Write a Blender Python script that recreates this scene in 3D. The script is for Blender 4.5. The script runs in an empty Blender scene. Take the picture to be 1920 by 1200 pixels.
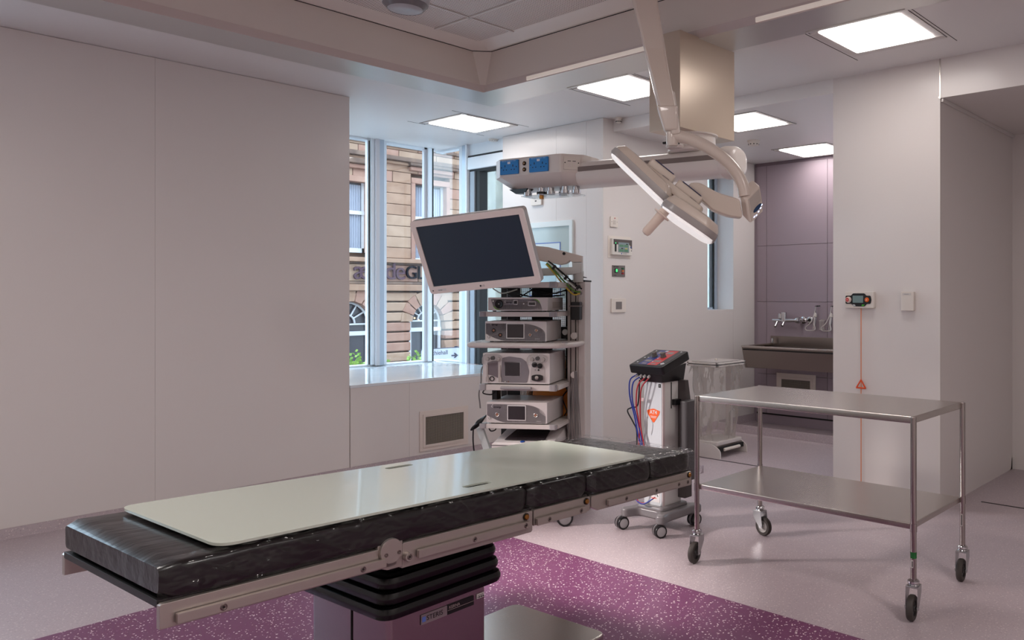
import bpy, bmesh, math, random
from math import pi, sin, cos, radians as R
from mathutils import Vector, Matrix, noise

random.seed(7)
SC = bpy.context.scene
COL = SC.collection

# ------------------------------------------------------------------ camera
cam_d = bpy.data.cameras.new('camera')
cam = bpy.data.objects.new('camera', cam_d)
COL.objects.link(cam)
cam.location = (0, 0, 1.42)
cam.rotation_euler = (pi / 2, 0, R(-51.489))
cam_d.sensor_width = 36.0
cam_d.lens = 36.0 * 1500 / 1920
cam_d.shift_x = -0.16927
cam_d.shift_y = -0.02448
cam_d.clip_start = 0.05
cam_d.clip_end = 200
SC.camera = cam

# ------------------------------------------------------------------ colour management, sky, lamps
SC.view_settings.view_transform = 'Standard'
SC.view_settings.look = 'None'
SC.view_settings.gamma = 1.0
SC.view_settings.use_curve_mapping = False
SC.view_settings.exposure = 0.0
PANEL_W = 11.0       # ceiling panel emission
SKY = 5.6

wd = bpy.data.worlds.new('overcast_sky')
SC.world = wd
wd.use_nodes = True
bg = wd.node_tree.nodes['Background']
bg.inputs['Color'].default_value = (0.63, 0.83, 1.0, 1)
bg.inputs['Strength'].default_value = SKY

def area(name, loc, rot, sx, sy, power, col):
    d = bpy.data.lights.new(name, 'AREA')
    d.shape = 'RECTANGLE'; d.size = sx; d.size_y = sy; d.energy = power; d.color = col
    o = bpy.data.objects.new(name, d); COL.objects.link(o)
    o.location = loc; o.rotation_euler = rot
    return o
WARM = (1.0, 0.925, 0.885)
# unseen ceiling lamps added outside the frame to brighten the room
for (x, y, p_) in ((2.2, -0.8, 44), (0.0, 0.6, 27), (0.0, 3.2, 40)):
    area('added_ceiling_lamp', (x, y, 2.975), (0, 0, 0), 0.5, 0.5, p_, WARM)
def spot(name, loc, aim, power, deg, blend, soft, col):
    d = bpy.data.lights.new(name, 'SPOT')
    d.energy = power; d.color = col; d.spot_size = R(deg); d.spot_blend = blend; d.shadow_soft_size = soft
    o = bpy.data.objects.new(name, d); COL.objects.link(o); o.location = loc
    o.rotation_euler = (Vector(aim) - Vector(loc)).to_track_quat('-Z', 'Y').to_euler()
# beam of the lit surgical light, falling on the foot end of the table and the floor beside it
spot('surgical_light_beam', (3.022, 2.369, 1.725), (2.72, 2.72, .5), 150, 70, 1.0, .16, (1.0, .93, .88))
# unseen warm spot added left of the frame for the floor pool and shadows
spot('added_low_spot', (1.35, 5.0, 1.65), (3.55, 2.7, 0), 400, 40, .9, .12, (1.0, .87, .82))

# ------------------------------------------------------------------ helpers
def lin(c):
    c = c / 255.0
    return c / 12.92 if c <= 0.04045 else ((c + 0.055) / 1.055) ** 2.4
def rgb(r, g, b): return (lin(r), lin(g), lin(b), 1)

MATS = {}
def mat(name, col, rough=0.5, metal=0.0, spec=0.5, coat=0.0, emit=None, es=0.0, bump=None, trans=0.0, ior=1.45, alpha=1.0, var=None):
    if name in MATS: return MATS[name]
    m = bpy.data.materials.new(name); m.use_nodes = True
    nt = m.node_tree; b = nt.nodes['Principled BSDF']
    b.inputs['Base Color'].default_value = col
    b.inputs['Roughness'].default_value = rough
    b.inputs['Metallic'].default_value = metal
    b.inputs['Specular IOR Level'].default_value = spec
    b.inputs['Coat Weight'].default_value = coat
    b.inputs['Transmission Weight'].default_value = trans
    b.inputs['IOR'].default_value = ior
    b.inputs['Alpha'].default_value = alpha
    if emit:
        b.inputs['Emission Color'].default_value = emit
        b.inputs['Emission Strength'].default_value = es
    tc = nt.nodes.new('ShaderNodeTexCoord')
    if bump:   # (scale xyz, strength, distance)
        mp = nt.nodes.new('ShaderNodeMapping'); mp.inputs['Scale'].default_value = bump[0]
        nz = nt.nodes.new('ShaderNodeTexNoise'); nz.inputs['Scale'].default_value = 1; nz.inputs['Detail'].default_value = 3
        bp = nt.nodes.new('ShaderNodeBump'); bp.inputs['Strength'].default_value = bump[1]; bp.inputs['Distance'].default_value = bump[2]
        nt.links.new(tc.outputs['Object'], mp.inputs['Vector']); nt.links.new(mp.outputs[0], nz.inputs['Vector'])
        nt.links.new(nz.outputs['Fac'], bp.inputs['Height']); nt.links.new(bp.outputs[0], b.inputs['Normal'])
    if var:    # (scale, colour 2, low, high): surface mottling
        nz = nt.nodes.new('ShaderNodeTexNoise'); nz.inputs['Scale'].default_value = var[0]; nz.inputs['Detail'].default_value = 5
        nt.links.new(tc.outputs['Object'], nz.inputs['Vector'])
        mr = nt.nodes.new('ShaderNodeMapRange'); mr.inputs['From Min'].default_value = var[2]; mr.inputs['From Max'].default_value = var[3]
        nt.links.new(nz.outputs['Fac'], mr.inputs['Value'])
        mx = nt.nodes.new('ShaderNodeMix'); mx.data_type = 'RGBA'
        mx.inputs['A'].default_value = col; mx.inputs['B'].default_value = var[1]
        nt.links.new(mr.outputs[0], mx.inputs['Factor']); nt.links.new(mx.outputs['Result'], b.inputs['Base Color'])
    MATS[name] = m
    return m

def film(name, col, opacity, rough=0.12, bump=None, fres=.5):
    """thin clear plastic or glass: mostly see-through, with a sheen"""
    m = bpy.data.materials.new(name); m.use_nodes = True
    nt = m.node_tree; nt.nodes.clear()
    out = nt.nodes.new('ShaderNodeOutputMaterial'); mix = nt.nodes.new('ShaderNodeMixShader')
    tr = nt.nodes.new('ShaderNodeBsdfTransparent'); pr = nt.nodes.new('ShaderNodeBsdfPrincipled')
    pr.inputs['Base Color'].default_value = col; pr.inputs['Roughness'].default_value = rough; pr.inputs['Specular IOR Level'].default_value = 0.8
    lw = nt.nodes.new('ShaderNodeLayerWeight'); lw.inputs['Blend'].default_value = 0.35
    ad = nt.nodes.new('ShaderNodeMath'); ad.operation = 'MULTIPLY_ADD'
    ad.inputs[1].default_value = fres; ad.inputs[2].default_value = opacity; ad.use_clamp = True
    nt.links.new(lw.outputs['Fresnel'], ad.inputs[0]); nt.links.new(ad.outputs[0], mix.inputs['Fac'])
    nt.links.new(tr.outputs[0], mix.inputs[1]); nt.links.new(pr.outputs[0], mix.inputs[2]); nt.links.new(mix.outputs[0], out.inputs['Surface'])
    if bump:
        tc = nt.nodes.new('ShaderNodeTexCoord'); mp = nt.nodes.new('ShaderNodeMapping'); mp.inputs['Scale'].default_value = bump[0]
        nz = nt.nodes.new('ShaderNodeTexNoise'); nz.inputs['Scale'].default_value = 1; nz.inputs['Detail'].default_value = 1.5
        bp = nt.nodes.new('ShaderNodeBump'); bp.inputs['Strength'].default_value = bump[1]; bp.inputs['Distance'].default_value = bump[2]
        nt.links.new(tc.outputs['Object'], mp.inputs[0]); nt.links.new(mp.outputs[0], nz.inputs['Vector'])
        nt.links.new(nz.outputs['Fac'], bp.inputs['Height']); nt.links.new(bp.outputs[0], pr.inputs['Normal']); nt.links.new(bp.outputs[0], lw.inputs['Normal'])
    MATS[name] = m
    return m

def pane_glass(name, rough=.02, base=.03, k=.6, bump=None):
    m = bpy.data.materials.new(name); m.use_nodes = True
    nt = m.node_tree; nt.nodes.clear()
    out = nt.nodes.new('ShaderNodeOutputMaterial'); mix = nt.nodes.new('ShaderNodeMixShader')
    tr = nt.nodes.new('ShaderNodeBsdfTransparent'); gl = nt.nodes.new('ShaderNodeBsdfGlossy'); gl.inputs['Roughness'].default_value = rough
    tr.inputs['Color'].default_value = (.97, .985, .99, 1)
    lw = nt.nodes.new('ShaderNodeLayerWeight'); lw.inputs['Blend'].default_value = .5
    pw = nt.nodes.new('ShaderNodeMath'); pw.operation = 'POWER'; pw.inputs[1].default_value = 4
    ma = nt.nodes.new('ShaderNodeMath'); ma.operation = 'MULTIPLY_ADD'; ma.inputs[1].default_value = k; ma.inputs[2].default_value = base
    nt.links.new(lw.outputs['Facing'], pw.inputs[0]); nt.links.new(pw.outputs[0], ma.inputs[0])
    nt.links.new(ma.outputs[0], mix.inputs['Fac']); nt.links.new(tr.outputs[0], mix.inputs[1]); nt.links.new(gl.outputs[0], mix.inputs[2]); nt.links.new(mix.outputs[0], out.inputs['Surface'])
    if bump:
        tc = nt.nodes.new('ShaderNodeTexCoord'); mp = nt.nodes.new('ShaderNodeMapping'); mp.inputs['Scale'].default_value = bump[0]
        nz = nt.nodes.new('ShaderNodeTexNoise'); nz.inputs['Scale'].default_value = 1; nz.inputs['Detail'].default_value = 1
        bp = nt.nodes.new('ShaderNodeBump'); bp.inputs['Strength'].default_value = bump[1]; bp.inputs['Distance'].default_value = bump[2]
        nt.links.new(tc.outputs['Object'], mp.inputs[0]); nt.links.new(mp.outputs[0], nz.inputs['Vector'])
        nt.links.new(nz.outputs['Fac'], bp.inputs['Height']); nt.links.new(bp.outputs[0], gl.inputs['Normal'])
    MATS[name] = m
    return m

def fleck_floor(name, base, chip, chip2, dens, dens2):
    m = bpy.data.materials.new(name); m.use_nodes = True
    nt = m.node_tree; b = nt.nodes['Principled BSDF']
    b.inputs['Roughness'].default_value = 0.34; b.inputs['Specular IOR Level'].default_value = 0.38
    tc = nt.nodes.new('ShaderNodeTexCoord')
    nz = nt.nodes.new('ShaderNodeTexNoise'); nz.inputs['Scale'].default_value = 110
    nt.links.new(tc.outputs['Object'], nz.inputs['Vector'])
    vm = nt.nodes.new('ShaderNodeVectorMath'); vm.operation = 'MULTIPLY_ADD'
    vm.inputs[1].default_value = (.012, .012, .012)
    nt.links.new(nz.outputs['Color'], vm.inputs[0]); nt.links.new(tc.outputs['Object'], vm.inputs[2])
    prev = None
    for (scale, rad, d, col) in ((70, .25, dens, chip), (110, .30, dens2, chip2)):
        vo = nt.nodes.new('ShaderNodeTexVoronoi'); vo.inputs['Scale'].default_value = scale; vo.voronoi_dimensions = '3D'
        nt.links.new(vm.outputs[0], vo.inputs['Vector'])
        lt = nt.nodes.new('ShaderNodeMath'); lt.operation = 'LESS_THAN'; lt.inputs[1].default_value = rad
        nt.links.new(vo.outputs['Distance'], lt.inputs[0])
        sp_ = nt.nodes.new('ShaderNodeSeparateColor'); nt.links.new(vo.outputs['Color'], sp_.inputs[0])
        gt = nt.nodes.new('ShaderNodeMath'); gt.operation = 'LESS_THAN'; gt.inputs[1].default_value = d
        nt.links.new(sp_.outputs[0], gt.inputs[0])
        mu = nt.nodes.new('ShaderNodeMath'); mu.operation = 'MULTIPLY'
        nt.links.new(lt.outputs[0], mu.inputs[0]); nt.links.new(gt.outputs[0], mu.inputs[1])
        mx = nt.nodes.new('ShaderNodeMix'); mx.data_type = 'RGBA'
        nt.links.new(mu.outputs[0], mx.inputs['Factor'])
        if prev: nt.links.new(prev.outputs['Result'], mx.inputs['A'])
        else: mx.inputs['A'].default_value = base
        mx.inputs['B'].default_value = col
        prev = mx
    nt.links.new(prev.outputs['Result'], b.inputs['Base Color'])
    MATS[name] = m
    return m

def rounded(pts, r, seg=4):
    """round the corners of a 2D polygon; r is one radius or a list"""
    n = len(pts); out = []
    for i in range(n):
        p = Vector(pts[i]); a = Vector(pts[i - 1]) - p; b = Vector(pts[(i + 1) % n]) - p
        rr = r[i] if isinstance(r, (list, tuple)) else r
        rr = min(rr, a.length * .49, b.length * .49)
        if rr < 1e-5: out.append(tuple(p)); continue
        p0 = p + a.normalized() * rr; p1 = p + b.normalized() * rr
        for k in range(seg + 1):
            t = k / seg
            q = p0 * (1 - t) ** 2 + p * 2 * t * (1 - t) + p1 * t * t
            out.append(tuple(q))
    return out
def rect(x0, y0, x1, y1, r=0, seg=4):
    p = [(x0, y0), (x1, y0), (x1, y1), (x0, y1)]
    return rounded(p, r, seg) if r else p

def catmull(pts, n=6):
    P = [Vector(p) for p in pts]
    if len(P) < 3: return P
    P = [P[0] * 2 - P[1]] + P + [P[-1] * 2 - P[-2]]
    out = []
    for i in range(1, len(P) - 2):
        for k in range(n):
            t = k / n; a, b, c, d = P[i - 1:i + 3]
            out.append(.5 * ((2 * b) + (c - a) * t + (2 * a - 5 * b + 4 * c - d) * t * t + (3 * b - a - 3 * c + d) * t ** 3))
    out.append(P[-2])
    return out

class MB:
    """collects shapes and links them as one mesh object"""
    def __init__(s): s.bm = bmesh.new(); s.mats = []
    def _m(s, m):
        if m not in s.mats: s.mats.append(m)
        return s.mats.index(m)
    def add(s, b2, m, M=None):
        k = s._m(m)
        if M is not None: b2.transform(M)
        vm = {v: s.bm.verts.new(v.co) for v in b2.verts}
        for f in b2.faces:
            try:
                nf = s.bm.faces.new([vm[v] for v in f.verts]); nf.material_index = k
            except ValueError: pass
        b2.free(); return s
    def raw(s, vs, fs, m, M=None):
        b = bmesh.new(); V_ = [b.verts.new(v) for v in vs]
        for f in fs:
            try: b.faces.new([V_[i] for i in f])
            except ValueError: pass
        return s.add(b, m, M)
    def box(s, a, b, m, bev=0.0, seg=2, M=None):
        a = [min(p, q) for p, q in zip(a, b)] if True else a
        lo = [min(p, q) for p, q in zip(a, b)]; hi = [max(p, q) for p, q in zip(a, b)]
        t = bmesh.new(); bmesh.ops.create_cube(t, size=1)
        for v in t.verts:
            v.co = Vector([lo[i] + (v.co[i] + .5) * (hi[i] - lo[i]) for i in range(3)])
        if bev:
            bev = min(bev, min(hi[i] - lo[i] for i in range(3)) * .49)
            bmesh.ops.bevel(t, geom=t.edges[:], offset=bev, segments=seg, affect='EDGES', profile=.5)
        return s.add(t, m, M)
    def prism(s, pts, h, m, M=None, bev=0.0, seg=2, z0=0.0):
        t = bmesh.new()
        vs = [t.verts.new((p[0], p[1], z0)) for p in pts]
        f = t.faces.new(vs); f.normal_update()
        r = bmesh.ops.extrude_face_region(t, geom=[f])
        for e in r['geom']:
            if isinstance(e, bmesh.types.BMVert): e.co.z += h
        bmesh.ops.recalc_face_normals(t, faces=t.faces[:])
        if bev:
            ed = [e for e in t.edges if abs(e.verts[0].co.z - e.verts[1].co.z) < 1e-6]
            bmesh.ops.bevel(t, geom=ed, offset=bev, segments=seg, affect='EDGES', profile=.5)
        return s.add(t, m, M)
    def cyl(s, p0, p1, r0, m, r1=None, seg=16, bev=0.0, M=None):
        p0 = Vector(p0); p1 = Vector(p1); d = p1 - p0; L = d.length
        r1 = r0 if r1 is None else r1
        if bev:
            prof = [(0, 0), (r0 - bev, 0), (r0 - bev * .3, bev * .3), (r0, bev), (r1, L - bev), (r1 - bev * .3, L - bev * .3), (r1 - bev, L), (0, L)]
        else: prof = [(0, 0), (r0, 0), (r1, L), (0, L)]
        Q = Matrix.Translation(p0) @ d.to_track_quat('Z', 'Y').to_matrix().to_4x4()
        if M is not None: Q = M @ Q
        return s.lathe(prof, m, Q, seg)
    def lathe(s, prof, m, M=None, seg=24):
        vs = []; fs = []; ring = []
        for (r, z) in prof:
            if r < 1e-6: ring.append([len(vs)]); vs.append((0, 0, z))
            else:
                ring.append(list(range(len(vs), len(vs) + seg)))
                vs += [(r * cos(2 * pi * k / seg), r * sin(2 * pi * k / seg), z) for k in range(seg)]
        for a, b in zip(ring, ring[1:]):
            for k in range(seg):
                k2 = (k + 1) % seg
                if len(a) == 1 and len(b) == 1: continue
                if len(a) == 1: fs.append((a[0], b[k2], b[k]))
                elif len(b) == 1: fs.append((a[k], a[k2], b[0]))
                else: fs.append((a[k], a[k2], b[k2], b[k]))
        return s.raw(vs, fs, m, M)
    def loft(s, rings, m, M=None, cap=True):
        n = len(rings[0]); vs = [p for r in rings for p in r]; fs = []
        for i in range(len(rings) - 1):
            for k in range(n):
                k2 = (k + 1) % n
                fs.append((i * n + k, i * n + k2, (i + 1) * n + k2, (i + 1) * n + k))
        if cap:
            fs.append(tuple(range(n))[::-1]); o = (len(rings) - 1) * n
            fs.append(tuple(range(o, o + n)))
        return s.raw(vs, fs, m, M)
    def tube(s, pts, r, m, seg=8, smooth=6, M=None):
        P = catmull(pts, smooth) if smooth else [Vector(p) for p in pts]
        n = len(P); rings = []; up = None
        for i, p in enumerate(P):
            d = (P[min(i + 1, n - 1)] - P[max(i - 1, 0)]).normalized()
            if up is None:
                up = Vector((0, 0, 1)) if abs(d.z) < .9 else Vector((1, 0, 0))
            x = d.cross(up).normalized(); up = x.cross(d).normalized()
            rr = r if not isinstance(r, (list, tuple)) else r[0] + (r[1] - r[0]) * i / (n - 1)
            rings.append([p + (x * cos(2 * pi * k / seg) + up * sin(2 * pi * k / seg)) * rr for k in range(seg)])
        return s.loft(rings, m, M)
    def grid(s, fn, nu, nv, m, M=None):
        vs = [fn(i / nu, j / nv) for i in range(nu + 1) for j in range(nv + 1)]
        fs = [(i * (nv + 1) + j, (i + 1) * (nv + 1) + j, (i + 1) * (nv + 1) + j + 1, i * (nv + 1) + j + 1) for i in range(nu) for j in range(nv)]
        return s.raw(vs, fs, m, M)
    def curve2d(s, loops, h, m, M=None, res=1):
        """flat shape with holes: the first loop is the outline"""
        c = bpy.data.curves.new('t', 'CURVE'); c.dimensions = '2D'; c.fill_mode = 'BOTH'; c.extrude = h / 2
        for l in loops:
            sp_ = c.splines.new('POLY'); sp_.points.add(len(l) - 1); sp_.use_cyclic_u = True
            for q, p in zip(sp_.points, l): q.co = (p[0], p[1], 0, 1)
        return s._conv(c, m, (M if M is not None else Matrix()) @ Matrix.Translation((0, 0, h / 2)))
    def text(s, body, size, m, M=None, ext=0.0004, align='LEFT', bold=0.0):
        c = bpy.data.curves.new('t', 'FONT'); c.body = body; c.size = size; c.extrude = ext; c.align_x = align; c.align_y = 'CENTER'
        c.resolution_u = 4; c.offset = bold
        return s._conv(c, m, M)
    def _conv(s, c, m, M):
        o = bpy.data.objects.new('t', c); COL.objects.link(o)
        dg = bpy.context.evaluated_depsgraph_get(); dg.update()
        me = bpy.data.meshes.new_from_object(o.evaluated_get(dg))
        b = bmesh.new(); b.from_mesh(me); bmesh.ops.remove_doubles(b, verts=b.verts[:], dist=1e-6)
        bpy.data.objects.remove(o); bpy.data.meshes.remove(me); bpy.data.curves.remove(c)
        return s.add(b, m, M)
    def build(s, name, parent=None, world=False, kind=None, label=None, angle=38, shear=None, wn=True):
        root = parent
        while root is not None and root.parent is not None: root = root.parent
        bmesh.ops.recalc_face_normals(s.bm, faces=s.bm.faces[:])
        if shear:
            for v in s.bm.verts: v.co.z += shear * v.co.x
        if world and root is not None: s.bm.transform(XF[root.name].inverted())
        me = bpy.data.meshes.new(name)
        for f in s.bm.faces: f.smooth = True
        s.bm.to_mesh(me); s.bm.free()
        me.set_sharp_from_angle(angle=R(angle))
        for m in s.mats: me.materials.append(m)
        o = bpy.data.objects.new(name, me); COL.objects.link(o)
        if wn and 6 < len(me.polygons) < 6000:
            w_n = o.modifiers.new('weighted_normals', 'WEIGHTED_NORMAL'); w_n.keep_sharp = True
        if parent is not None: o.parent = parent
        if kind: o['kind'] = kind
        if label: o['label'] = label
        return o

XF = {}
def thing(name, label, cat, loc=(0, 0, 0), rz=0.0, group=None):
    o = bpy.data.objects.new(name, None); COL.objects.link(o)
    o.empty_display_size = .1
    o.location = loc; o.rotation_euler = (0, 0, rz)
    XF[o.name] = Matrix.Translation(loc) @ Matrix.Rotation(rz, 4, 'Z')
    return tag(o, label, cat, group)
def tag(o, label, cat, group=None):
    o['label'] = label; o['category'] = cat
    if group: o['group'] = group
    return o
def dup(o, parent=None, loc=None, rz=None):
    c = o.copy(); COL.objects.link(c); c.parent = parent
    if loc is not None: c.location = loc
    if rz is not None: c.rotation_euler = (0, 0, rz)
    for ch in list(o.children): dup(ch, c)
    return c
def T(x, y, z): return Matrix.Translation((x, y, z))
def frame(o, x, y):
    """matrix whose local x, y run along the two world vectors, z = x cross y"""
    x = Vector(x).normalized(); y = Vector(y); y = (y - x * y.dot(x)).normalized(); z = x.cross(y)
    return Matrix(((x.x, y.x, z.x, o[0]), (x.y, y.y, z.y, o[1]), (x.z, y.z, z.z, o[2]), (0, 0, 0, 1)))
X, Y, Z = Vector((1, 0, 0)), Vector((0, 1, 0)), Vector((0, 0, 1))

# ------------------------------------------------------------------ materials
m_wall = mat('white_wall_cladding', rgb(222, 216, 213), .24, spec=.35)
m_ceil = mat('ceiling_paint', rgb(226, 223, 222), .33)
m_metalpaint = mat('powder_coated_white', rgb(214, 209, 206), .30)
m_rim = mat('satin_steel_rim', rgb(206, 204, 202), .3, metal=.6)
m_fascia = mat('canopy_fascia', rgb(226, 217, 210), .4)
m_lilac = mat('lilac_wall_panel', rgb(156, 142, 151), .32, spec=.35)
m_black = mat('black_plastic', rgb(22, 22, 24), .38)
m_soft_black = mat('black_rubber', rgb(7, 7, 8), .26)
m_dark = mat('dark_seam', rgb(24, 21, 22), .6)
m_steel = mat('brushed_stainless', rgb(196, 190, 184), .27, metal=1.0, bump=((4, 260, 60), .06, .002))
m_steel_dull = mat('dull_stainless', rgb(132, 122, 118), .33, metal=1.0, bump=((4, 120, 120), .05, .002))
m_chrome = mat('chrome', rgb(205, 205, 207), .1, metal=1.0)
m_zinc = mat('zinc_plate', rgb(176, 176, 178), .3, metal=.9)
m_alu = mat('anodised_frame', rgb(178, 190, 204), .35, metal=.25)
m_alu_white = mat('white_window_frame', rgb(226, 232, 238), .35)
m_grey_tyre = mat('grey_rubber_tyre', rgb(58, 52, 49), .6)
m_paleplastic = mat('pale_plastic', rgb(224, 216, 208), .35)
m_floor = fleck_floor('pale_flecked_vinyl', rgb(178, 164, 169), rgb(204, 192, 192), rgb(160, 147, 153), .75, .5)
m_purple = fleck_floor('purple_flecked_vinyl', rgb(112, 62, 97), rgb(232, 214, 218), rgb(222, 200, 208), .52, .08)

# ================================================================== SETTING
CE = 2.985          # main ceiling
CA = 2.88           # alcove ceiling
def S(name, mb, parent=None, **k): return mb.build(name, parent, kind=None if parent else 'structure', **k)

# floor: pale vinyl with a purple inlaid zone around the table
fl = S('floor', MB().box((-1.6, -2.0, -.1), (7.9, 7.7, 0), m_floor))
MB().box((-.6, .2, -.01), (3.035, 4.15, .0015), m_purple).build('purple_zone', fl)
for a, b in ((-.9, 1.83), (2.78, 4.95)):
    MB().box((5.555, a, -.01), (5.57, b, .002), m_dark).build('floor_joint', fl)

# left wall (street side): full-height part, and the low wall under the window bench
wl = S('wall_left', MB().box((-1.6, 6.03, 0), (-.9, 6.3, CE), m_wall).box((-.9, 6.03, 0), (1.0, 6.3, .7), m_wall)
       .box((1.0, 6.03, 0), (3.30, 6.3, CE), m_wall).box((3.06, 6.3, 0), (3.30, 7.6, CE), m_wall)
       .box((3.30, 6.03, 0), (5.1, 6.2, .68), m_wall).box((-.9, 6.03, 2.8), (1.0, 6.3, CE), m_wall))
for a, b in ((1.95, 3.296), (1.0, 1.9494)):
    MB().box((a, 6.016, .055), (b, 6.03, CE - .002), m_wall, .0015).build('wall_panel', wl)
for a, b in ((3.304, 3.8262), (3.8268, 5.06)):
    MB().box((a, 6.016, .055), (b, 6.03, .682), m_wall, .0015).build('wall_panel', wl)
S('baseboard_left', MB().prism([(0, 0), (.05, 0), (.022, .014), (.012, .055), (0, .055)], 6.7, m_floor, frame((-1.6, 6.03, 0), -Y, Z) @ T(0, 0, -6.7)))
m_sill = mat('glossy_pale_bench', rgb(228, 234, 238), .1, spec=.6, coat=.4, var=(3, rgb(222, 229, 235), .4, .65))
S('trim_1', MB().box((3.30, 6.012, .68), (5.1, 7.5, .705), m_sill, .003))

# window 1: the long window of the bay
m_glass = pane_glass('window_glass')
def glass_pane(parent, a, b): return MB().box(a, b, m_glass).build('pane', parent)
WV = 7.46
w1 = S('window_1', MB().box((3.30, WV, .705), (3.34, WV + .1, CE), m_alu_white))
MB().box((3.30, WV, .705), (5.05, WV + .1, .722), m_alu_white, .003).box((3.30, WV - .01, CE - .02), (5.05, WV + .1, CE), m_alu_white, .003).build('window_frame', w1)
b = MB(); we = WV + .03
b.box((4.268, WV - .01, .722), (4.282, we, CE), m_alu_white, .002)
b.box((4.282, WV + .0, .722), (4.30, we, CE), m_dark)
b.box((4.30, WV - .03, .722), (4.335, we, CE), m_alu_white, .003)
b.box((4.335, WV - .06, .712), (4.375, we, CE), mat('window_mullion', rgb(200, 198, 202), .4), .003)
b.box((4.375, WV - .045, .712), (4.432, we, CE), m_alu, .003)
b.box((4.432, WV - .02, .712), (4.474, we, CE), m_alu_white, .003)
b.build('mullion', w1)
b = MB()
b.box((4.915, WV - .01, .712), (4.95, we, CE), mat('window_mullion', (0, 0, 0, 1)), .003)
b.box((4.95, WV - .03, .712), (4.998, we, CE), m_alu_white, .003)
b.box((4.998, WV - .02, .712), (5.022, we, CE), m_dark)
b.build('mullion', w1)
glass_pane(w1, (3.34, WV + .012, .72), (4.27, WV + .018, CE)); glass_pane(w1, (4.47, WV + .012, .72), (4.92, WV + .018, CE))

# window 2: return light of the bay, white post, dark framed window beside the white wall
WU = 5.125
w2 = S('window_2', MB().box((WU, 7.11, .70), (WU + .08, 7.75, .708), m_alu_white))
glass_pane(w2, (WU + .03, 7.11, .72), (WU + .036, 7.75, CE))
MB().box((WU, 7.11, .705), (WU + .08, 7.55, .718), m_alu_white).box((WU, 7.11, CE - .02), (WU + .08, 7.55, CE), m_alu_white).build('window_frame', w2)
MB().box((WU - .01, 7.06, .705), (WU + .1, 7.12, CE), m_alu_white, .004).box((WU - .02, 6.985, .705), (WU + .1, 7.06, CE), m_alu, .004).box((WU - .035, 6.955, .705), (WU + .1, 6.985, CE), m_alu_white, .004).build('post', w2)
w3 = S('window_3', MB().box((WU, 6.3, 2.865), (WU + .1, 6.955, CE), m_alu_white))
MB().box((WU - .02, 6.2, 2.845), (WU + .1, 6.95, 2.865), m_dark).box((WU - .03, 6.2, 2.72), (WU + .1, 6.95, 2.845), m_alu_white, .004).box((WU, 6.2, 2.695), (WU + .1, 6.95, 2.72), m_dark).build('window_head', w3)
MB().box((WU, 6.93, .705), (WU + .1, 6.955, 2.7), m_dark).box((WU - .015, 6.855, .705), (WU + .1, 6.93, 2.7), mat('grey_window_frame', rgb(150, 160, 172), .4), .004).box((WU, 6.785, .705), (WU + .1, 6.855, 2.7), m_dark).build('window_frame', w3)
glass_pane(w3, (WU + .05, 6.1, .705), (WU + .056, 6.79, 2.7))
MB().box((WU, 6.1, .70), (WU + .1, 6.8, .715), m_dark).build('window_frame', w3)

# white wall beside the bay (glossy cladding in tall panels)
wb = S('wall_back', MB().box((5.085, 4.975, 0), (5.3, 6.345, CE), m_wall))
cuts = [4.96, 5.169, 5.567, 6.345]
for a, c in zip(cuts, cuts[1:]):
    MB().box((5.07, a + .0006, .06), (5.085, c - .0006, CE - .002), m_wall, .0012).build('wall_panel', wb)
S('baseboard_back', MB().prism([(0, 0), (.05, 0), (.022, .014), (.012, .06), (0, .06)], 1.1, m_floor, frame((5.085, 4.96, 0), -X, Z) @ T(0, 0, -1.1)))

# wall with the control plates, running back into the scrub alcove
wc = S('wall_controls', MB().box((5.09, 4.975, 0), (6.60, 5.25, CE), m_wall).box((6.60, 4.975, 0), (7.07, 5.25, 1.25), m_wall)
       .box((6.60, 4.975, 2.72), (7.07, 5.25, CE), m_wall).box((7.07, 4.975, 0), (7.62, 5.25, CE), m_wall))
MB().box((5.071, 4.96, .07), (6.603, 4.975, 2.882), m_wall, .001).box((5.071, 4.96, 2.88), (5.2, 4.975, CE - .002), m_wall).build('wall_panel', wc)
MB().box((6.607, 4.964, .1), (7.068, 4.976, 1.265), m_wall, .001).build('wall_panel', wc)
MB().box((7.07, 4.964, .1), (7.47, 4.976, 2.88), m_wall, .001).build('wall_panel', wc)
S('baseboard_alcove', MB().prism([(0, 0), (.05, 0), (.022, .014), (.012, .1), (0, .1)], 2.4, m_floor, frame((5.085, 4.975, 0), -Y, Z) @ T(0, 0, -2.4)))
w4 = S('window_4', MB().box((6.60, 5.19, 1.25), (7.07, 5.24, 1.285), m_alu).box((6.60, 5.19, 2.69), (7.07, 5.24, 2.72), m_alu))
MB().box((7.0, 5.185, 1.27), (7.02, 5.24, 2.7), m_dark).box((7.02, 5.175, 1.265), (7.07, 5.24, 2.7), m_alu, .004).box((6.60, 5.17, 1.27), (6.64, 5.24, 2.7), m_alu).build('window_frame', w4)
MB().box((6.61, 4.97, 1.25), (7.07, 5.2, 1.262), m_alu_white).build('window_sill', w4)
MB().box((6.64, 5.2, 1.28), (7.005, 5.206, 2.7), mat('frosted_glass', rgb(228, 238, 244), .45, trans=.9, ior=1.2)).build('pane', w4)

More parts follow.
